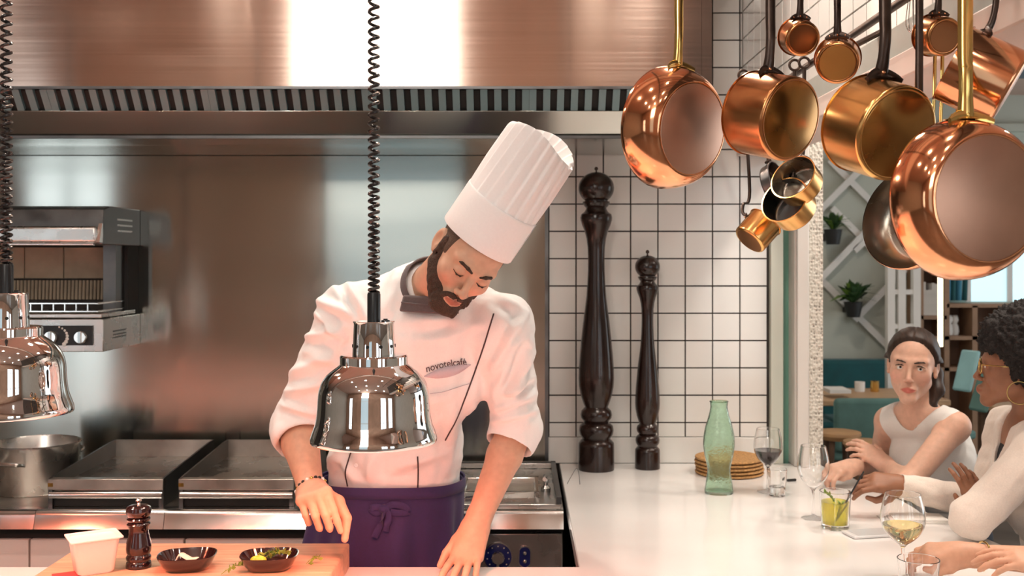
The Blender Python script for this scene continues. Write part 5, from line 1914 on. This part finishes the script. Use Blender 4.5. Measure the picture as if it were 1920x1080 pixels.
def piping(pts, r=0.0019, name='piping', m='piping'):
    P = [on_jacket(x, y) for x, y in smooth_path(pts, 8)]
    P = [p for p in P if p is not None and p.y > 2.3]
    if len(P) > 2:
        MB().tube(P, r, 6).build(name, m, jac)


piping([(926, 588), (905, 655), (880, 725), (856, 785), (835, 825)])
piping([(783, 856), (784, 885), (783, 918)])
piping([(664, 832), (654, 862), (648, 885), (652, 912)])
for py in (846, 872):
    p = on_jacket(668, py, 0.002)
    if p:
        MB().lathe([(0.0055, 0), (0.0055, 0.002), (0.004, 0.003), (0, 0.0025)], p, frame((0, -1, 0.1)), 16).build('button', 'jacket', jac)
# chest pocket welt and lettering
top = smooth_path([(795, 705), (825, 690), (857, 684), (883, 683)], 6)
bot = smooth_path([(795, 706), (822, 709), (855, 702), (883, 684)], 6)
vs, fs = [], []
for a, b in zip(top, bot):
    for f in (0, 0.5, 1):
        vs.append(on_jacket(a[0] + (b[0] - a[0]) * f, a[1] + (b[1] - a[1]) * f, 0.0012))
n_ = len(top)
for i in range(n_ - 1):
    for j in range(2):
        fs.append((i * 3 + j, i * 3 + j + 1, (i + 1) * 3 + j + 1, (i + 1) * 3 + j))
if all(v is not None for v in vs):
    MB().add(vs, fs).build('pocket_welt', 'pocket', jac, solid=0.001)
piping([(806, 738), (830, 735), (858, 726), (884, 718)], 0.0007, 'pocket_seam', 'pocket')
tcu = bpy.data.curves.new('chest_lettering', 'FONT')
tcu.body = 'novotelcaf\u00e9'
tcu.size = 1.0
tcu.offset = 0.012
to = bpy.data.objects.new('lettering_source', tcu)
C.objects.link(to)
dg = bpy.context.evaluated_depsgraph_get()
tme = bpy.data.meshes.new_from_object(to.evaluated_get(dg))
bpy.data.objects.remove(to)
xs_ = [v.co.x for v in tme.vertices]
xw = max(xs_) - min(xs_)
ok = True
for v in tme.vertices:
    t_ = (v.co.x - min(xs_)) / xw
    sc_ = 75.5 / xw
    bx_, by_ = 800 + 75 * t_, 697.5 - 13.5 * t_ - 3.0 * math.sin(PI * t_)
    p = on_jacket(bx_ - v.co.y * sc_ * 0.18, by_ - v.co.y * sc_ * 1.12, 0.0016)
    if p is None:
        p = W(bx_, by_, 2.6)
    v.co = p - worldloc(chef)
link('chest_lettering', tme, 'embroid', jac)

# collar and neckerchief flap
cd = Vector(H(0, -0.03, -0.055) - neckb).normalized()
cc = Vector(neckb) + cd * 0.030 + Vector((-0.006, 0.0, 0.0))
FR = frame(cd, (1, 0, 0))
prof = [(0.086, 0.0), (0.080, 0.022), (0.076, 0.052), (0.0725, 0.054), (0.071, 0.050), (0.075, 0.020), (0.080, 0.0)]
MB().lathe(prof + [prof[0]], cc, FR, 48, cap=False).build('collar', 'collar', chef, sharp=60)
q_ = [(756, 553, 2.588), (840, 558, 2.560), (838, 590, 2.556), (748, 584, 2.578)]
fr_ = [W(*p) for p in q_]
bk_ = [p + Vector((0, 0.016, 0)) for p in fr_]
nk_ = MB().hexa([fr_[3], fr_[2], bk_[2], bk_[3], fr_[0], fr_[1], bk_[1], bk_[0]]).build('neckerchief', 'collar', chef, bevel=0.005, seg=3)
m_ = [fr_[0].lerp(fr_[3], 0.45) + Vector((0, -0.001, 0)), fr_[1].lerp(fr_[2], 0.45) + Vector((0, -0.001, 0))]
MB().tube([m_[0], (m_[0] + m_[1]) / 2 + Vector((0, 0, -0.003)), m_[1]], 0.0022, 6).build('fold_ridge', 'collar', nk_)

# hat
hu_ = H.R[:, 2] * math.cos(0.27) - H.R[:, 1] * math.sin(0.27)
HH = HeadFrame(H.c, hu_, H.R[:, 1], 1.0)
NP_, PER = 20, 10
NA = NP_ * PER
rows = []
for u_, f_ in ((0.046, 0.975), (0.043, 0.99), (0.042, 1.0), (0.044, 1.006), (0.07, 1.003), (0.11, 1.0), (0.143, 0.998), (0.1475, 0.994), (0.148, 0.985)):
    rows.append([(u_, f_, 0.0)] * NA)
top_rows = 16
for r_ in range(top_rows + 1):
    t_ = r_ / top_rows
    row = []
    for k in range(NA):
        th = 2 * PI * k / NA
        hm = 0.312 + 0.014 * math.cos(2 * (th - 2.4))
        row.append((0.146 + (hm - 0.146) * t_, 0.975 - 0.10 * t_ ** 1.2 + 0.07 * t_ * math.cos(2 * (th - 0.4)), 0.022 * min(1, 0.35 + t_ * 1.4)))
    rows.append(row)
for t_, g_, dz in ((0.35, 0.865, 0.006), (0.7, 0.84, 0.009), (1, 0.79, 0.006), (1, 0.68, -0.012), (1, 0.5, -0.035), (1, 0.2, -0.05), (1, 0.01, -0.055)):
    row = []
    for k in range(NA):
        th = 2 * PI * k / NA
        hm = 0.312 + 0.014 * math.cos(2 * (th - 2.4))
        crease = -0.020 * math.exp(-((((th - 0.55 + PI) % (2 * PI)) - PI) / 0.22) ** 2) * g_
        row.append((hm + dz + crease, (g_ + 0.07 * math.cos(2 * (th - 0.4)) * g_), 0.020 * g_))
    rows.append(row)
vs = []
for row in rows:
    for k, (u_, f_, pa) in enumerate(row):
        th = 2 * PI * k / NA
        ph = (k % PER) / PER
        saw = (ph * 1.25 if ph <= 0.8 else 1 - (ph - 0.8) * 5) - 0.5 if pa else 0
        rr = f_ * (1 + pa * saw * 3.8)
        vs.append(HH(0.090 * rr * math.cos(th), -0.006 + 0.101 * rr * math.sin(th), u_))
fs = []
for i in range(len(rows) - 1):
    for k in range(NA):
        k2 = (k + 1) % NA
        fs.append((i * NA + k, i * NA + k2, (i + 1) * NA + k2, (i + 1) * NA + k))
nb = 9 * NA
hat = MB().add(vs[:nb], [f for f in fs if max(f) < nb]).build('hat_band', 'hatcloth', chef, sharp=60)
md = hat.modifiers.new('thickness', 'SOLIDIFY')
md.thickness = 0.0015
MB().add(vs[nb:], [tuple(i - nb for i in f) for f in fs if min(f) >= nb]).build('hat_crown', 'hatcloth', hat, sharp=75)
# overlap seam of the paper band
sv = []
for u_ in (0.043, 0.148):
    for th in (0.50, 0.60):
        sv.append(HH(0.0905 * 1.004 * math.cos(th), -0.006 + 0.1015 * 1.004 * math.sin(th), u_))
MB().add(sv, [(0, 1, 3, 2)]).build('band_seam', 'hatcloth', hat, solid=0.0015)

# apron
def apron_ring(z, n=160):
    ks = [(1.088, -0.346, 0.192, 0.152, 0.0), (1.04, -0.352, 0.200, 0.155, 0.004), (0.98, -0.362, 0.207, 0.156, 0.008), (0.90, -0.372, 0.217, 0.157, 0.012), (0.45, -0.375, 0.235, 0.165, 0.022)]
    for i in range(len(ks) - 1):
        if ks[i][0] >= z >= ks[i + 1][0]:
            f = (ks[i][0] - z) / (ks[i][0] - ks[i + 1][0])
            a = [ks[i][j] + (ks[i + 1][j] - ks[i][j]) * f for j in range(5)]
            break
    out = []
    for k in range(n):
        th = 2 * PI * k / n
        w_ = a[4] * (0.5 * math.sin(9 * th + 1) + 0.35 * math.sin(17 * th + 2 + z * 3) + 0.2 * math.sin(5 * th - z * 9))
        out.append((a[1] + (a[2] + w_) * math.cos(th), 2.885 + (a[3] + w_) * math.sin(th), z))
    return out


am = MB()
zs = list(np.linspace(1.086, 0.46, 44))
rings = [apron_ring(z) for z in zs]
vv = [p for r in rings for p in r]
ff = [(i * 160 + k, i * 160 + (k + 1) % 160, (i + 1) * 160 + (k + 1) % 160, (i + 1) * 160 + k) for i in range(len(zs) - 1) for k in range(160)]
apr = am.add(vv, ff).build('apron', 'apron', chef, sharp=80)
md = apr.modifiers.new('thickness', 'SOLIDIFY')
md.thickness = 0.003
bnd = MB()
rings = []
for z, e in ((1.090, 0.002), (1.091, 0.006), (1.075, 0.008), (1.062, 0.006), (1.060, 0.001)):
    rings.append([(-0.348 + (0.194 + e) * math.cos(2 * PI * k / 120), 2.885 + (0.154 + e) * math.sin(2 * PI * k / 120), z + 0.003 * math.sin(2 * PI * k / 120 * 3)) for k in range(120)])
vv = [p for r in rings for p in r]
ff = [(i * 120 + k, i * 120 + (k + 1) % 120, (i + 1) * 120 + (k + 1) % 120, (i + 1) * 120 + k) for i in range(4) for k in range(120)]
bnd.add(vv, ff).build('waistband', 'apron', apr, sharp=80)
kn_ = Vector((W(722, 952, 2.74).x, 2.728, W(722, 952, 2.74).z))
MB().ball(kn_, 0.014, 14, 10, sc=(1.3, 0.8, 0.8)).build('apron_knot', 'apron', apr)
for pts in ([(0, 0, 0), (0.022, -0.006, 0.012), (0.05, -0.002, 0.006), (0.060, 0.002, -0.008), (0.03, -0.004, -0.010), (0, 0, 0)], [(0, 0, 0), (-0.02, -0.006, 0.006), (-0.035, -0.002, 0.0), (-0.02, -0.002, -0.010), (0, 0, 0)],
            [(0, -0.004, 0), (-0.006, -0.010, -0.03), (-0.024, -0.012, -0.07)], [(0.004, -0.004, 0), (0.012, -0.010, -0.02), (0.004, -0.010, -0.055)]):
    P = smooth_path([tuple(kn_ + Vector(p)) for p in pts], 5)
    MB().tube(P, 0.0085, 8, flat=0.22, up=(0.3, 0, 1)).build('apron_tie', 'apron', apr)

# trousers and shoes
TF = Field((-0.68, 2.65, 0.0), (-0.02, 3.12, 1.06), 0.009)
TF.ell((-0.35, 2.90, 0.97), (0.172, 0.118, 0.13), None, 0.0)
for s in (-1, 1):
    TF.cone((-0.36 + s * 0.09, 2.90, 0.88), (-0.37 + s * 0.12, 2.92, 0.48), 0.092, 0.070, 0.03)
    TF.cone((-0.37 + s * 0.12, 2.92, 0.48), (-0.37 + s * 0.13, 2.94, 0.08), 0.070, 0.058, 0.03)
V, Q = TF.mesh()
mesh_from('trousers', relax(V, Q, 2), Q, 'trouser', chef)
for s in (-1, 1):
    SF = Field((-0.60, 2.66, 0.0), (-0.10, 3.06, 0.16), 0.006)
    x = -0.37 + s * 0.13
    SF.cone((x, 2.95, 0.055), (x + s * 0.015, 2.80, 0.042), 0.046, 0.044, 0.0)
    SF.plane((0, 0, 0.006), (0, 0, -1))
    V, Q = SF.mesh()
    mesh_from('shoe', relax(V, Q, 1), Q, 'leather', chef)

# bead bracelet on the right wrist
f_ = (wrR - elR) / np.linalg.norm(wrR - elR)
bcn = Vector(wrR - f_ * 0.006)
FR = frame(f_ + np.array((0.15, 0, 0.1)), (1, 0, 0))
for k in range(22):
    a = 2 * PI * k / 22
    p = bcn + FR @ Vector((math.cos(a) * 0.0375, math.sin(a) * 0.0375, 0))
    MB().ball(p, 0.0046, 10, 6).build('bracelet_bead', ['leather', 'brass', 'paper', 'leather'][k % 4], body)

# ------------------------------------------------------------------ guests at the bar
M['skin_fair'] = skin_mat('skin_fair', (0.74, 0.45, 0.33))
M['skin_brown'] = skin_mat('skin_brown', (0.30, 0.135, 0.075))
M['skin_tan'] = skin_mat('skin_tan', (0.70, 0.38, 0.25))
M['whitetop'] = mat('white_crepe', (0.84, 0.82, 0.79), 0.7, 0, 0.02, 200, bump=0.03, bdist=0.002)
M['knit'] = mat('cream_knit', (0.80, 0.70, 0.62), 0.85, 0, 0.05, 240, bump=0.35, sheen=0.3, bdist=0.002)
M['blacktop'] = mat('black_jersey', (0.012, 0.012, 0.015), 0.8, 0, 0.1, 100)
M['brownhair'] = mat('brown_hair', (0.036, 0.018, 0.011), 0.5, 0, 0.5, 30, stretch=(6, 1, 1), bump=0.25, bdist=0.003)
M['afro'] = mat('black_curly_hair', (0.012, 0.008, 0.007), 0.75, 0, 0.5, 160, bump=0.8, bdist=0.006)
M['denim'] = mat('dark_trouser_cloth', (0.03, 0.035, 0.05), 0.85, 0, 0.15, 120)
M['greyknit'] = mat('grey_skirt_cloth', (0.30, 0.29, 0.29), 0.85, 0, 0.1, 120)


def yawR(fx, fy):
    """columns: person's left, forward, up"""
    f = np.array((fx, fy, 0.0))
    f /= np.linalg.norm(f)
    u = np.array((0, 0, 1.0))
    return np.stack([np.cross(u, f), f, u], 1)


def torso(F, nb, chest, belly, pelvis, R, k=1.0, e=0.0, kk=0.07):
    F.ell(chest, (0.150 * k + e, 0.098 * k + e, 0.150 + e), R, 0.0 if e else kk)
    F.ell(belly, (0.122 * k + e, 0.092 * k + e, 0.140 + e), R, kk)
    F.ell(pelvis, (0.150 * k + e, 0.115 * k + e, 0.120 + e), R, kk)


def lower_body(p, hip, dirx, m, R, shoes='leather'):
    """seated legs: thighs forward, shins down to the foot rail"""
    f = R[:, 1]
    l = R[:, 0]
    hip = np.array(hip)
    F = Field(hip - np.array((0.75, 0.75, 0.60)), hip + np.array((0.75, 0.75, 0.16)), 0.010)
    F.ell(hip, (0.158, 0.125, 0.11), R, 0)
    feet = []
    for s in (-1, 1):
        a = hip + l * s * 0.085 - np.array((0, 0, 0.02))
        kn = a + f * 0.37 + l * s * 0.02 - np.array((0, 0, 0.01))
        ft = kn - f * 0.05 - np.array((0, 0, 0.40))
        F.cone(a, kn, 0.080, 0.058, 0.03)
        F.cone(kn, ft, 0.056, 0.042, 0.02)
        feet.append(ft)
    V, Q = F.mesh()
    mesh_from('trousers', relax(V, Q, 2), Q, m, p)
    for ft in feet:
        G = Field(ft - 0.2, ft + 0.2, 0.008)
        G.cone(ft - np.array((0, 0, 0.03)), ft + f * 0.13 - np.array((0, 0, 0.055)), 0.038, 0.030, 0)
        V, Q = G.mesh()
        mesh_from('shoe', relax(V, Q, 1), Q, shoes, p)


def seat_stool(label, x, y, z=0.60):
    t = thing('bar_stool', label, 'stool', (x, y, 0), 'round wooden stools')
    r = 0.17
    MB().lathe([(0, z - 0.04), (r * 0.85, z - 0.04), (r, z - 0.02), (r * 0.97, z - 0.004), (r * 0.8, z), (0, z)], (x, y, 0), n=32).build('seat', 'stool', t)
    for k in range(4):
        a = PI / 4 + k * PI / 2
        MB().tube([(x + math.cos(a) * r * 0.6, y + math.sin(a) * r * 0.6, z - 0.035), (x + math.cos(a) * r * 1.05, y + math.sin(a) * r * 1.05, 0)], [0.018, 0.013], 10).build('leg', 'stoolleg', t)
    MB().tube([(x + math.cos(2 * PI * k / 24) * r * 0.92, y + math.sin(2 * PI * k / 24) * r * 0.92, 0.2) for k in range(24)], 0.009, 6, closed=True).build('foot_ring', 'stoolleg', t)


# ---- woman in the white sleeveless top
R1 = yawR(-0.72, -0.70)
pel1 = np.array((1.50, 3.78, 0.72))
w1 = thing('person', 'woman with tied-back brown hair in a sleeveless white top, facing the camera', 'person', (1.45, 3.75, 0))
H1 = HeadFrame(WP(1711, 684, 3.55), (0.05, -0.06, 1.0), (-0.43, -0.89, -0.09), 1.0)
nb1 = WP(1722, 778, 3.62)
shL1, shR1 = WP(1790, 800, 3.50), WP(1668, 790, 3.70)
elL1, elR1 = WP(1702, 906, 3.42), WP(1648, 874, 3.86)
wrL1, wrR1 = WP(1664, 874, 3.60), WP(1598, 876, 3.60)
ch1, be1 = WP(1748, 860, 3.64), WP(1778, 950, 3.70)
F1 = Field((0.98, 3.28, 0.66), (1.74, 3.98, 1.50), 0.003)
add_head(F1, H1)
F1.cone(H1(0, -0.026, -0.05), nb1, 0.045, 0.050, 0.02)
F1.cone(nb1, shL1, 0.050, 0.044, 0.04)
F1.cone(nb1, shR1, 0.050, 0.044, 0.04)
torso(F1, nb1, ch1, be1, pel1, R1, 0.90)
arm(F1, shL1, elL1, wrL1, 0.046, 0.036, 0.037, 0.024)
arm(F1, shR1, elR1, wrR1, 0.046, 0.036, 0.037, 0.024)
add_hand(F1, wrR1, (-0.80, -0.45, 0.0), (-0.25, -0.35, 0.9), (0, -1, 0), [[40, 56, 30], [42, 58, 34], [44, 60, 34], [44, 60, 34]], [(0.030, 0.045, 0.016), (0.030, 0.072, 0.026), (0.012, 0.090, 0.030)], 0.9)
add_hand(F1, wrL1, (-0.55, 0.35, 0.42), (0.1, -0.7, 0.6), (-0.3, -0.2, 1), [[16, 20, 16], [18, 22, 18], [20, 24, 18], [22, 26, 18]], [(0.036, 0.040, 0.012), (0.054, 0.062, 0.016), (0.062, 0.086, 0.020)], 0.88)
V, Q = F1.mesh()
mesh_from('body', relax(V, Q, 1, 0.35), Q, 'skin_fair', w1, head_tint(V, H1, (0.84, 0.38, 0.40), 0.14))
add_eyes(H1, w1, (-1.1, -3.5, 0.15))


def hair1(P):
    L = H1.local(P)
    y, z, x = L[:, 1], L[:, 2], np.abs(L[:, 0])
    line = np.interp(y, [-0.12, -0.035, -0.02, 0.012, 0.045, 0.06, 0.095], [-0.085, -0.075, -0.030, 0.008, 0.050, 0.084, 0.100])
    wv = np.clip((z - line) / 0.022, 0, 1) ** 0.7
    ear = np.clip((x - 0.0735) / 0.003, 0, 1) * (z < 0.012) * (y > -0.035)
    part = 1 - 0.25 * np.exp(-(L[:, 0] / 0.004) ** 2)
    return wv * (1 - ear) * part * (1 + 0.05 * np.sin(L[:, 0] * 260 + L[:, 2] * 60))


c = H1.c
G, _ = shell(F1, 0.012, hair1, c - 0.17, c + 0.17, 0.0015)
PT_ = [H1(0.02, -0.105, -0.01), H1(0.062, -0.098, -0.035), H1(0.078, -0.062, -0.085), H1(0.072, -0.035, -0.125)]
G.chain(PT_, [0.022, 0.027, 0.022, 0.010], 0.015)
V, Q = G.mesh()
Q = prune(V, Q, F1, -0.0006)
mesh_from('hair', relax(V, Q, 1, 0.4), Q, 'brownhair', w1)
for s in (-1, 1):
    hair_strip(H1, [(s * 0.014, 0.0938, 0.0175), (s * 0.026, 0.0915, 0.0208), (s * 0.040, 0.0812, 0.0215), (s * 0.049, 0.0695, 0.0165)], [0.0022, 0.0026, 0.0022, 0.0012], 'brownhair', 'eyebrow', w1)
    hair_strip(H1, [(s * 0.017, 0.0830, 0.0045), (s * 0.026, 0.0885, 0.0080), (s * 0.036, 0.0885, 0.0080), (s * 0.0465, 0.0800, 0.0035)], [0.0009, 0.0014, 0.0016, 0.0012], 'afro', 'eyelashes', w1, 0.0011)
T1 = Field((1.05, 3.36, 0.68), (1.78, 4.02, 1.30), 0.004)
torso(T1, nb1, ch1, be1, pel1, R1, 0.90, 0.014)
T1.cone(nb1, shL1 + (nb1 - shL1) * 0.12, 0.064, 0.054, 0.04)
T1.cone(nb1, shR1 + (nb1 - shR1) * 0.12, 0.064, 0.054, 0.04)
T1.cone(nb1 + (H1.c - nb1) * 0.05, H1.c, 0.072, 0.11, 0.012, 'sub')
for a, b in ((shL1, elL1), (shR1, elR1)):
    o_ = (a - nb1) / np.linalg.norm(a - nb1)
    T1.cone(a + o_ * 0.022 + (b - a) * 0.05, b, 0.050, 0.046, 0.010, 'sub')
V, Q = T1.mesh()
Q = keep_largest(V, Q)
V = relax(V, Q, 2)
V = (V + vnormals(V, Q) * (0.0030 * vnoise(V, 40, 8) + 0.0014 * vnoise(V, 90, 9))[:, None]).astype(np.float32)
mesh_from('sleeveless_top', V, Q, 'whitetop', w1)
lower_body(w1, pel1, 0, 'denim', R1)
seat_stool('wooden bar stool under the woman in the white top', 1.50, 3.80)

# ---- woman with curly hair in a cream cardigan
R2 = yawR(-0.98, 0.15)
pel2 = np.array((1.62, 3.08, 0.72))
w2 = thing('person', 'woman in profile with black curly hair, gold hoop earring and cream cardigan', 'person', (1.6, 3.05, 0))
H2 = HeadFrame(WP(1907, 686, 3.0), (0.0, 0.0, 1.0), (-0.91, 0.42, -0.05), 0.98)
nb2 = WP(1940, 800, 3.05)
shL2, shR2 = np.array((1.405, 2.885, 1.155)), np.array((1.47, 3.215, 1.165))
elL2, elR2 = WP(1822, 972, 2.86), WP(1850, 948, 3.18)
wrL2, wrR2 = WP(1838, 962, 3.03), WP(1688, 910, 3.16)
ch2, be2 = np.array((1.47, 3.06, 1.06)), np.array((1.55, 3.07, 0.88))
F2 = Field((0.92, 2.72, 0.66), (1.80, 3.34, 1.56), 0.003)
add_head(F2, H2)
F2.ell(H2(0, 0.098, -0.0705), np.array((0.021, 0.010, 0.0125)), H2.R, 0.006)
F2.cone(H2(0, -0.026, -0.05), nb2, 0.047, 0.052, 0.02)
F2.cone(nb2, shL2, 0.052, 0.044, 0.04)
F2.cone(nb2, shR2, 0.052, 0.044, 0.04)
torso(F2, nb2, ch2, be2, pel2, R2, 0.88)
arm(F2, shL2, elL2, wrL2, 0.046, 0.036, 0.036, 0.024)
arm(F2, shR2, elR2, wrR2, 0.046, 0.036, 0.036, 0.024)
add_hand(F2, wrR2, (-0.90, -0.12, 0.16), (0.10, -0.62, 0.75), (0, -1, -0.3), [[22, 40, 22], [34, 50, 34], [38, 56, 40], [40, 58, 40]], [(0.034, 0.042, 0.026), (0.040, 0.074, 0.044), (0.034, 0.102, 0.044)], 0.92)
add_hand(F2, wrL2, (-0.28, -0.05, 0.75), (0.12, -0.95, 0.10), (-1, 0, 0.2), [[6, 22, 20], [8, 24, 20], [10, 26, 20], [14, 30, 22]], [(0.036, 0.036, 0.012), (0.052, 0.060, 0.014), (0.056, 0.086, 0.016)], 0.84)
V, Q = F2.mesh()
mesh_from('body', relax(V, Q, 1, 0.35), Q, 'skin_brown', w2, head_tint(V, H2, (0.95, 0.55, 0.55), 0.06))
add_eyes(H2, w2, (-0.9, 0.45, -0.1))
AF = Field(H2.c - 0.22, H2.c + 0.25, 0.0045)
AF.ell(H2(0, -0.040, 0.066), (0.125, 0.128, 0.112), H2.R, 0)
AF.ell(H2(0, -0.075, 0.015), (0.110, 0.085, 0.095), H2.R, 0.05)
AF.ell(H2(0, 0.062, -0.035), (0.20, 0.055, 0.088), H2.R, 0.015, 'sub')
V, Q = AF.mesh()
V = relax(V, Q, 1)
Nn = vnormals(V, Q)
V = (V + Nn * (0.010 * np.abs(vnoise(V, 170, 4)) + 0.008 * np.abs(vnoise(V, 330, 5)) + 0.005 * vnoise(V, 45, 7))[:, None]).astype(np.float32)
mesh_from('curly_hair', V, Q, 'afro', w2)
# glasses and earrings
gl = MB()
for s in (-1, 1):
    ring = [H2(s * 0.033 + 0.023 * math.cos(a), 0.096 - 0.004 * math.cos(a) * s, -0.002 + 0.021 * math.sin(a)) for a in arc(0, 2 * PI * 23 / 24, 24)]
    gl.tube(ring, 0.0016, 6, closed=True)
    gl.tube([H2(s * 0.056, 0.092, 0.004), H2(s * 0.075, 0.05, 0.004), H2(s * 0.080, 0.0, 0.002), H2(s * 0.078, -0.02, -0.012)], 0.0018, 6)
gl.tube([H2(-0.010, 0.097, 0.002), H2(0, 0.101, 0.006), H2(0.010, 0.097, 0.002)], 0.0014, 6)
gl.build('eyeglasses', 'brass', w2)
for s in (-1, 1):
    e = H2(s * 0.082, -0.006, -0.036)
    pts = [Vector(e) + Vector(H2.R @ np.array((s * 0.004, 0.031 * math.sin(a), -0.031 + 0.031 * math.cos(a)))) for a in arc(0, 2 * PI * 31 / 32, 32)]
    MB().tube(pts, 0.0014, 6, closed=True).build('hoop_earring', 'brass', w2)
K2 = Field((0.98, 2.74, 0.66), (1.82, 3.36, 1.28), 0.004)
torso(K2, nb2, ch2, be2, pel2, R2, 0.88, 0.020)
K2.cone(nb2, shL2, 0.066, 0.062, 0.04)
K2.cone(nb2, shR2, 0.066, 0.062, 0.04)
for a, b, w_ in ((shL2, elL2, wrL2), (shR2, elR2, wrR2)):
    f_ = (w_ - b) / np.linalg.norm(w_ - b)
    K2.cone(a, b, 0.062, 0.053, 0.03)
    K2.cone(b, w_ - f_ * 0.008, 0.052, 0.037, 0.025)
    K2.cone(w_ + f_ * 0.030, w_ + f_ * 0.10, 0.042, 0.05, 0.003, 'sub')
K2.cone(nb2 + (H2.c - nb2) * 0.06, H2.c, 0.066, 0.10, 0.012, 'sub')
fr2 = R2[:, 1]
K2.cone(nb2 + fr2 * 0.075 + np.array((0, 0, 0.03)), be2 + fr2 * 0.125, 0.042, 0.030, 0.008, 'sub')
V, Q = K2.mesh()
Q = keep_largest(V, Q)
V = relax(V, Q, 2)
V = (V + vnormals(V, Q) * (0.0035 * vnoise(V, 45, 18) + 0.0018 * vnoise(V, 100, 19))[:, None]).astype(np.float32)
mesh_from('cardigan', V, Q, 'knit', w2)
B2 = Field((1.28, 2.84, 0.66), (1.80, 3.30, 1.20), 0.006)
torso(B2, nb2, ch2, be2, pel2, R2, 0.88, 0.009)
V, Q = B2.mesh()
mesh_from('dark_top', relax(V, Q, 2), Q, 'blacktop', w2)
lower_body(w2, pel2, 0, 'greyknit', R2)
seat_stool('wooden bar stool under the woman in the cream cardigan', 1.62, 3.08)

# ---- guest at the lower right, only forearms in view
R3 = yawR(-0.97, 0.22)
pel3 = np.array((1.80, 2.36, 0.72))
w3 = thing('person', 'guest at the lower right corner holding the white wine, only forearms showing', 'person', (1.8, 2.36, 0))
H3 = HeadFrame((1.66, 2.42, 1.40), (-0.05, 0.0, 1.0), (-0.96, 0.26, -0.06), 1.0)
nb3 = np.array((1.70, 2.40, 1.235))
shR3, shL3 = np.array((1.70, 2.58, 1.16)), np.array((1.64, 2.25, 1.16))
elR3, elL3 = np.array((1.44, 2.50, 0.955)), np.array((1.46, 2.22, 0.960))
wrR3 = WP(1808, 1040, 2.54)
wrL3 = WP(1985, 1062, 2.36)
ch3, be3 = np.array((1.72, 2.40, 1.06)), np.array((1.77, 2.38, 0.88))
F3 = Field((0.84, 2.05, 0.66), (2.0, 2.74, 1.58), 0.0038)
add_head(F3, H3)
F3.cone(H3(0, -0.026, -0.05), nb3, 0.047, 0.052, 0.02)
F3.cone(nb3, shL3, 0.052, 0.044, 0.04)
F3.cone(nb3, shR3, 0.052, 0.044, 0.04)
torso(F3, nb3, ch3, be3, pel3, R3, 0.9)
arm(F3, shL3, elL3, wrL3, 0.046, 0.036, 0.037, 0.025)
arm(F3, shR3, elR3, wrR3, 0.046, 0.036, 0.037, 0.025)
add_hand(F3, wrR3, (-0.93, 0.14, 0.02), (0.05, -0.35, 0.93), (0, -1, -0.2), [[22, 56, 40], [26, 58, 40], [28, 60, 40], [30, 60, 40]], [(0.036, 0.040, 0.016), (0.044, 0.070, 0.026), (0.034, 0.096, 0.028)], 0.95)
add_hand(F3, wrL3, (-0.93, 0.34, 0.12), (0.1, -0.35, 0.92), (0, 1, 0.2), [[12, 16, 12], [14, 18, 14], [16, 20, 14], [18, 22, 14]], [(0.034, 0.040, 0.014), (0.046, 0.066, 0.018), (0.050, 0.092, 0.024)], 0.95)
V, Q = F3.mesh()
bd3 = mesh_from('body', relax(V, Q, 1, 0.35), Q, 'skin_tan', w3, head_tint(V, H3))
add_eyes(H3, w3, (-1, 0.2, 0))
c = H3.c


def hair3(P):
    L = H3.local(P)
    line = np.interp(L[:, 1], [-0.12, -0.035, -0.02, 0.012, 0.045, 0.07, 0.095], [-0.11, -0.10, -0.05, 0.018, 0.040, 0.060, 0.064])
    return np.clip((L[:, 2] - line) / 0.008, 0, 1)


G, _ = shell(F3, 0.016, hair3, c - 0.17, c + 0.17, 0.0015)
V, Q = G.mesh()
Q = prune(V, Q, F3, -0.0006)
mesh_from('hair', relax(V, Q, 1, 0.4), Q, 'brownhair', w3)
T3 = Field((1.36, 2.08, 0.66), (2.02, 2.72, 1.30), 0.005)
torso(T3, nb3, ch3, be3, pel3, R3, 0.9, 0.015)
for a, b in ((shL3, elL3), (shR3, elR3)):
    T3.cone(nb3, a, 0.066, 0.060, 0.04)
    T3.cone(a, a + (b - a) * 0.6, 0.060, 0.056, 0.03)
T3.cone(nb3 + (H3.c - nb3) * 0.06, H3.c, 0.068, 0.10, 0.01, 'sub')
V, Q = T3.mesh()
mesh_from('blouse', relax(V, Q, 2), Q, 'whitetop', w3)
lower_body(w3, pel3, 0, 'denim', R3)
seat_stool('wooden bar stool under the guest at the lower right', 1.80, 2.36)
f_ = (wrR3 - elR3) / np.linalg.norm(wrR3 - elR3)
bp_ = wrR3 - f_ * 0.045
FR = frame(f_, (0, 0, 1))
MB().tube([Vector(bp_) + FR @ Vector((math.cos(a) * 0.034, math.sin(a) * 0.034, 0.004 * math.sin(2 * a))) for a in arc(0, 2 * PI * 31 / 32, 32)], 0.0022, 8, closed=True).build('gold_bracelet', 'brass', bd3)
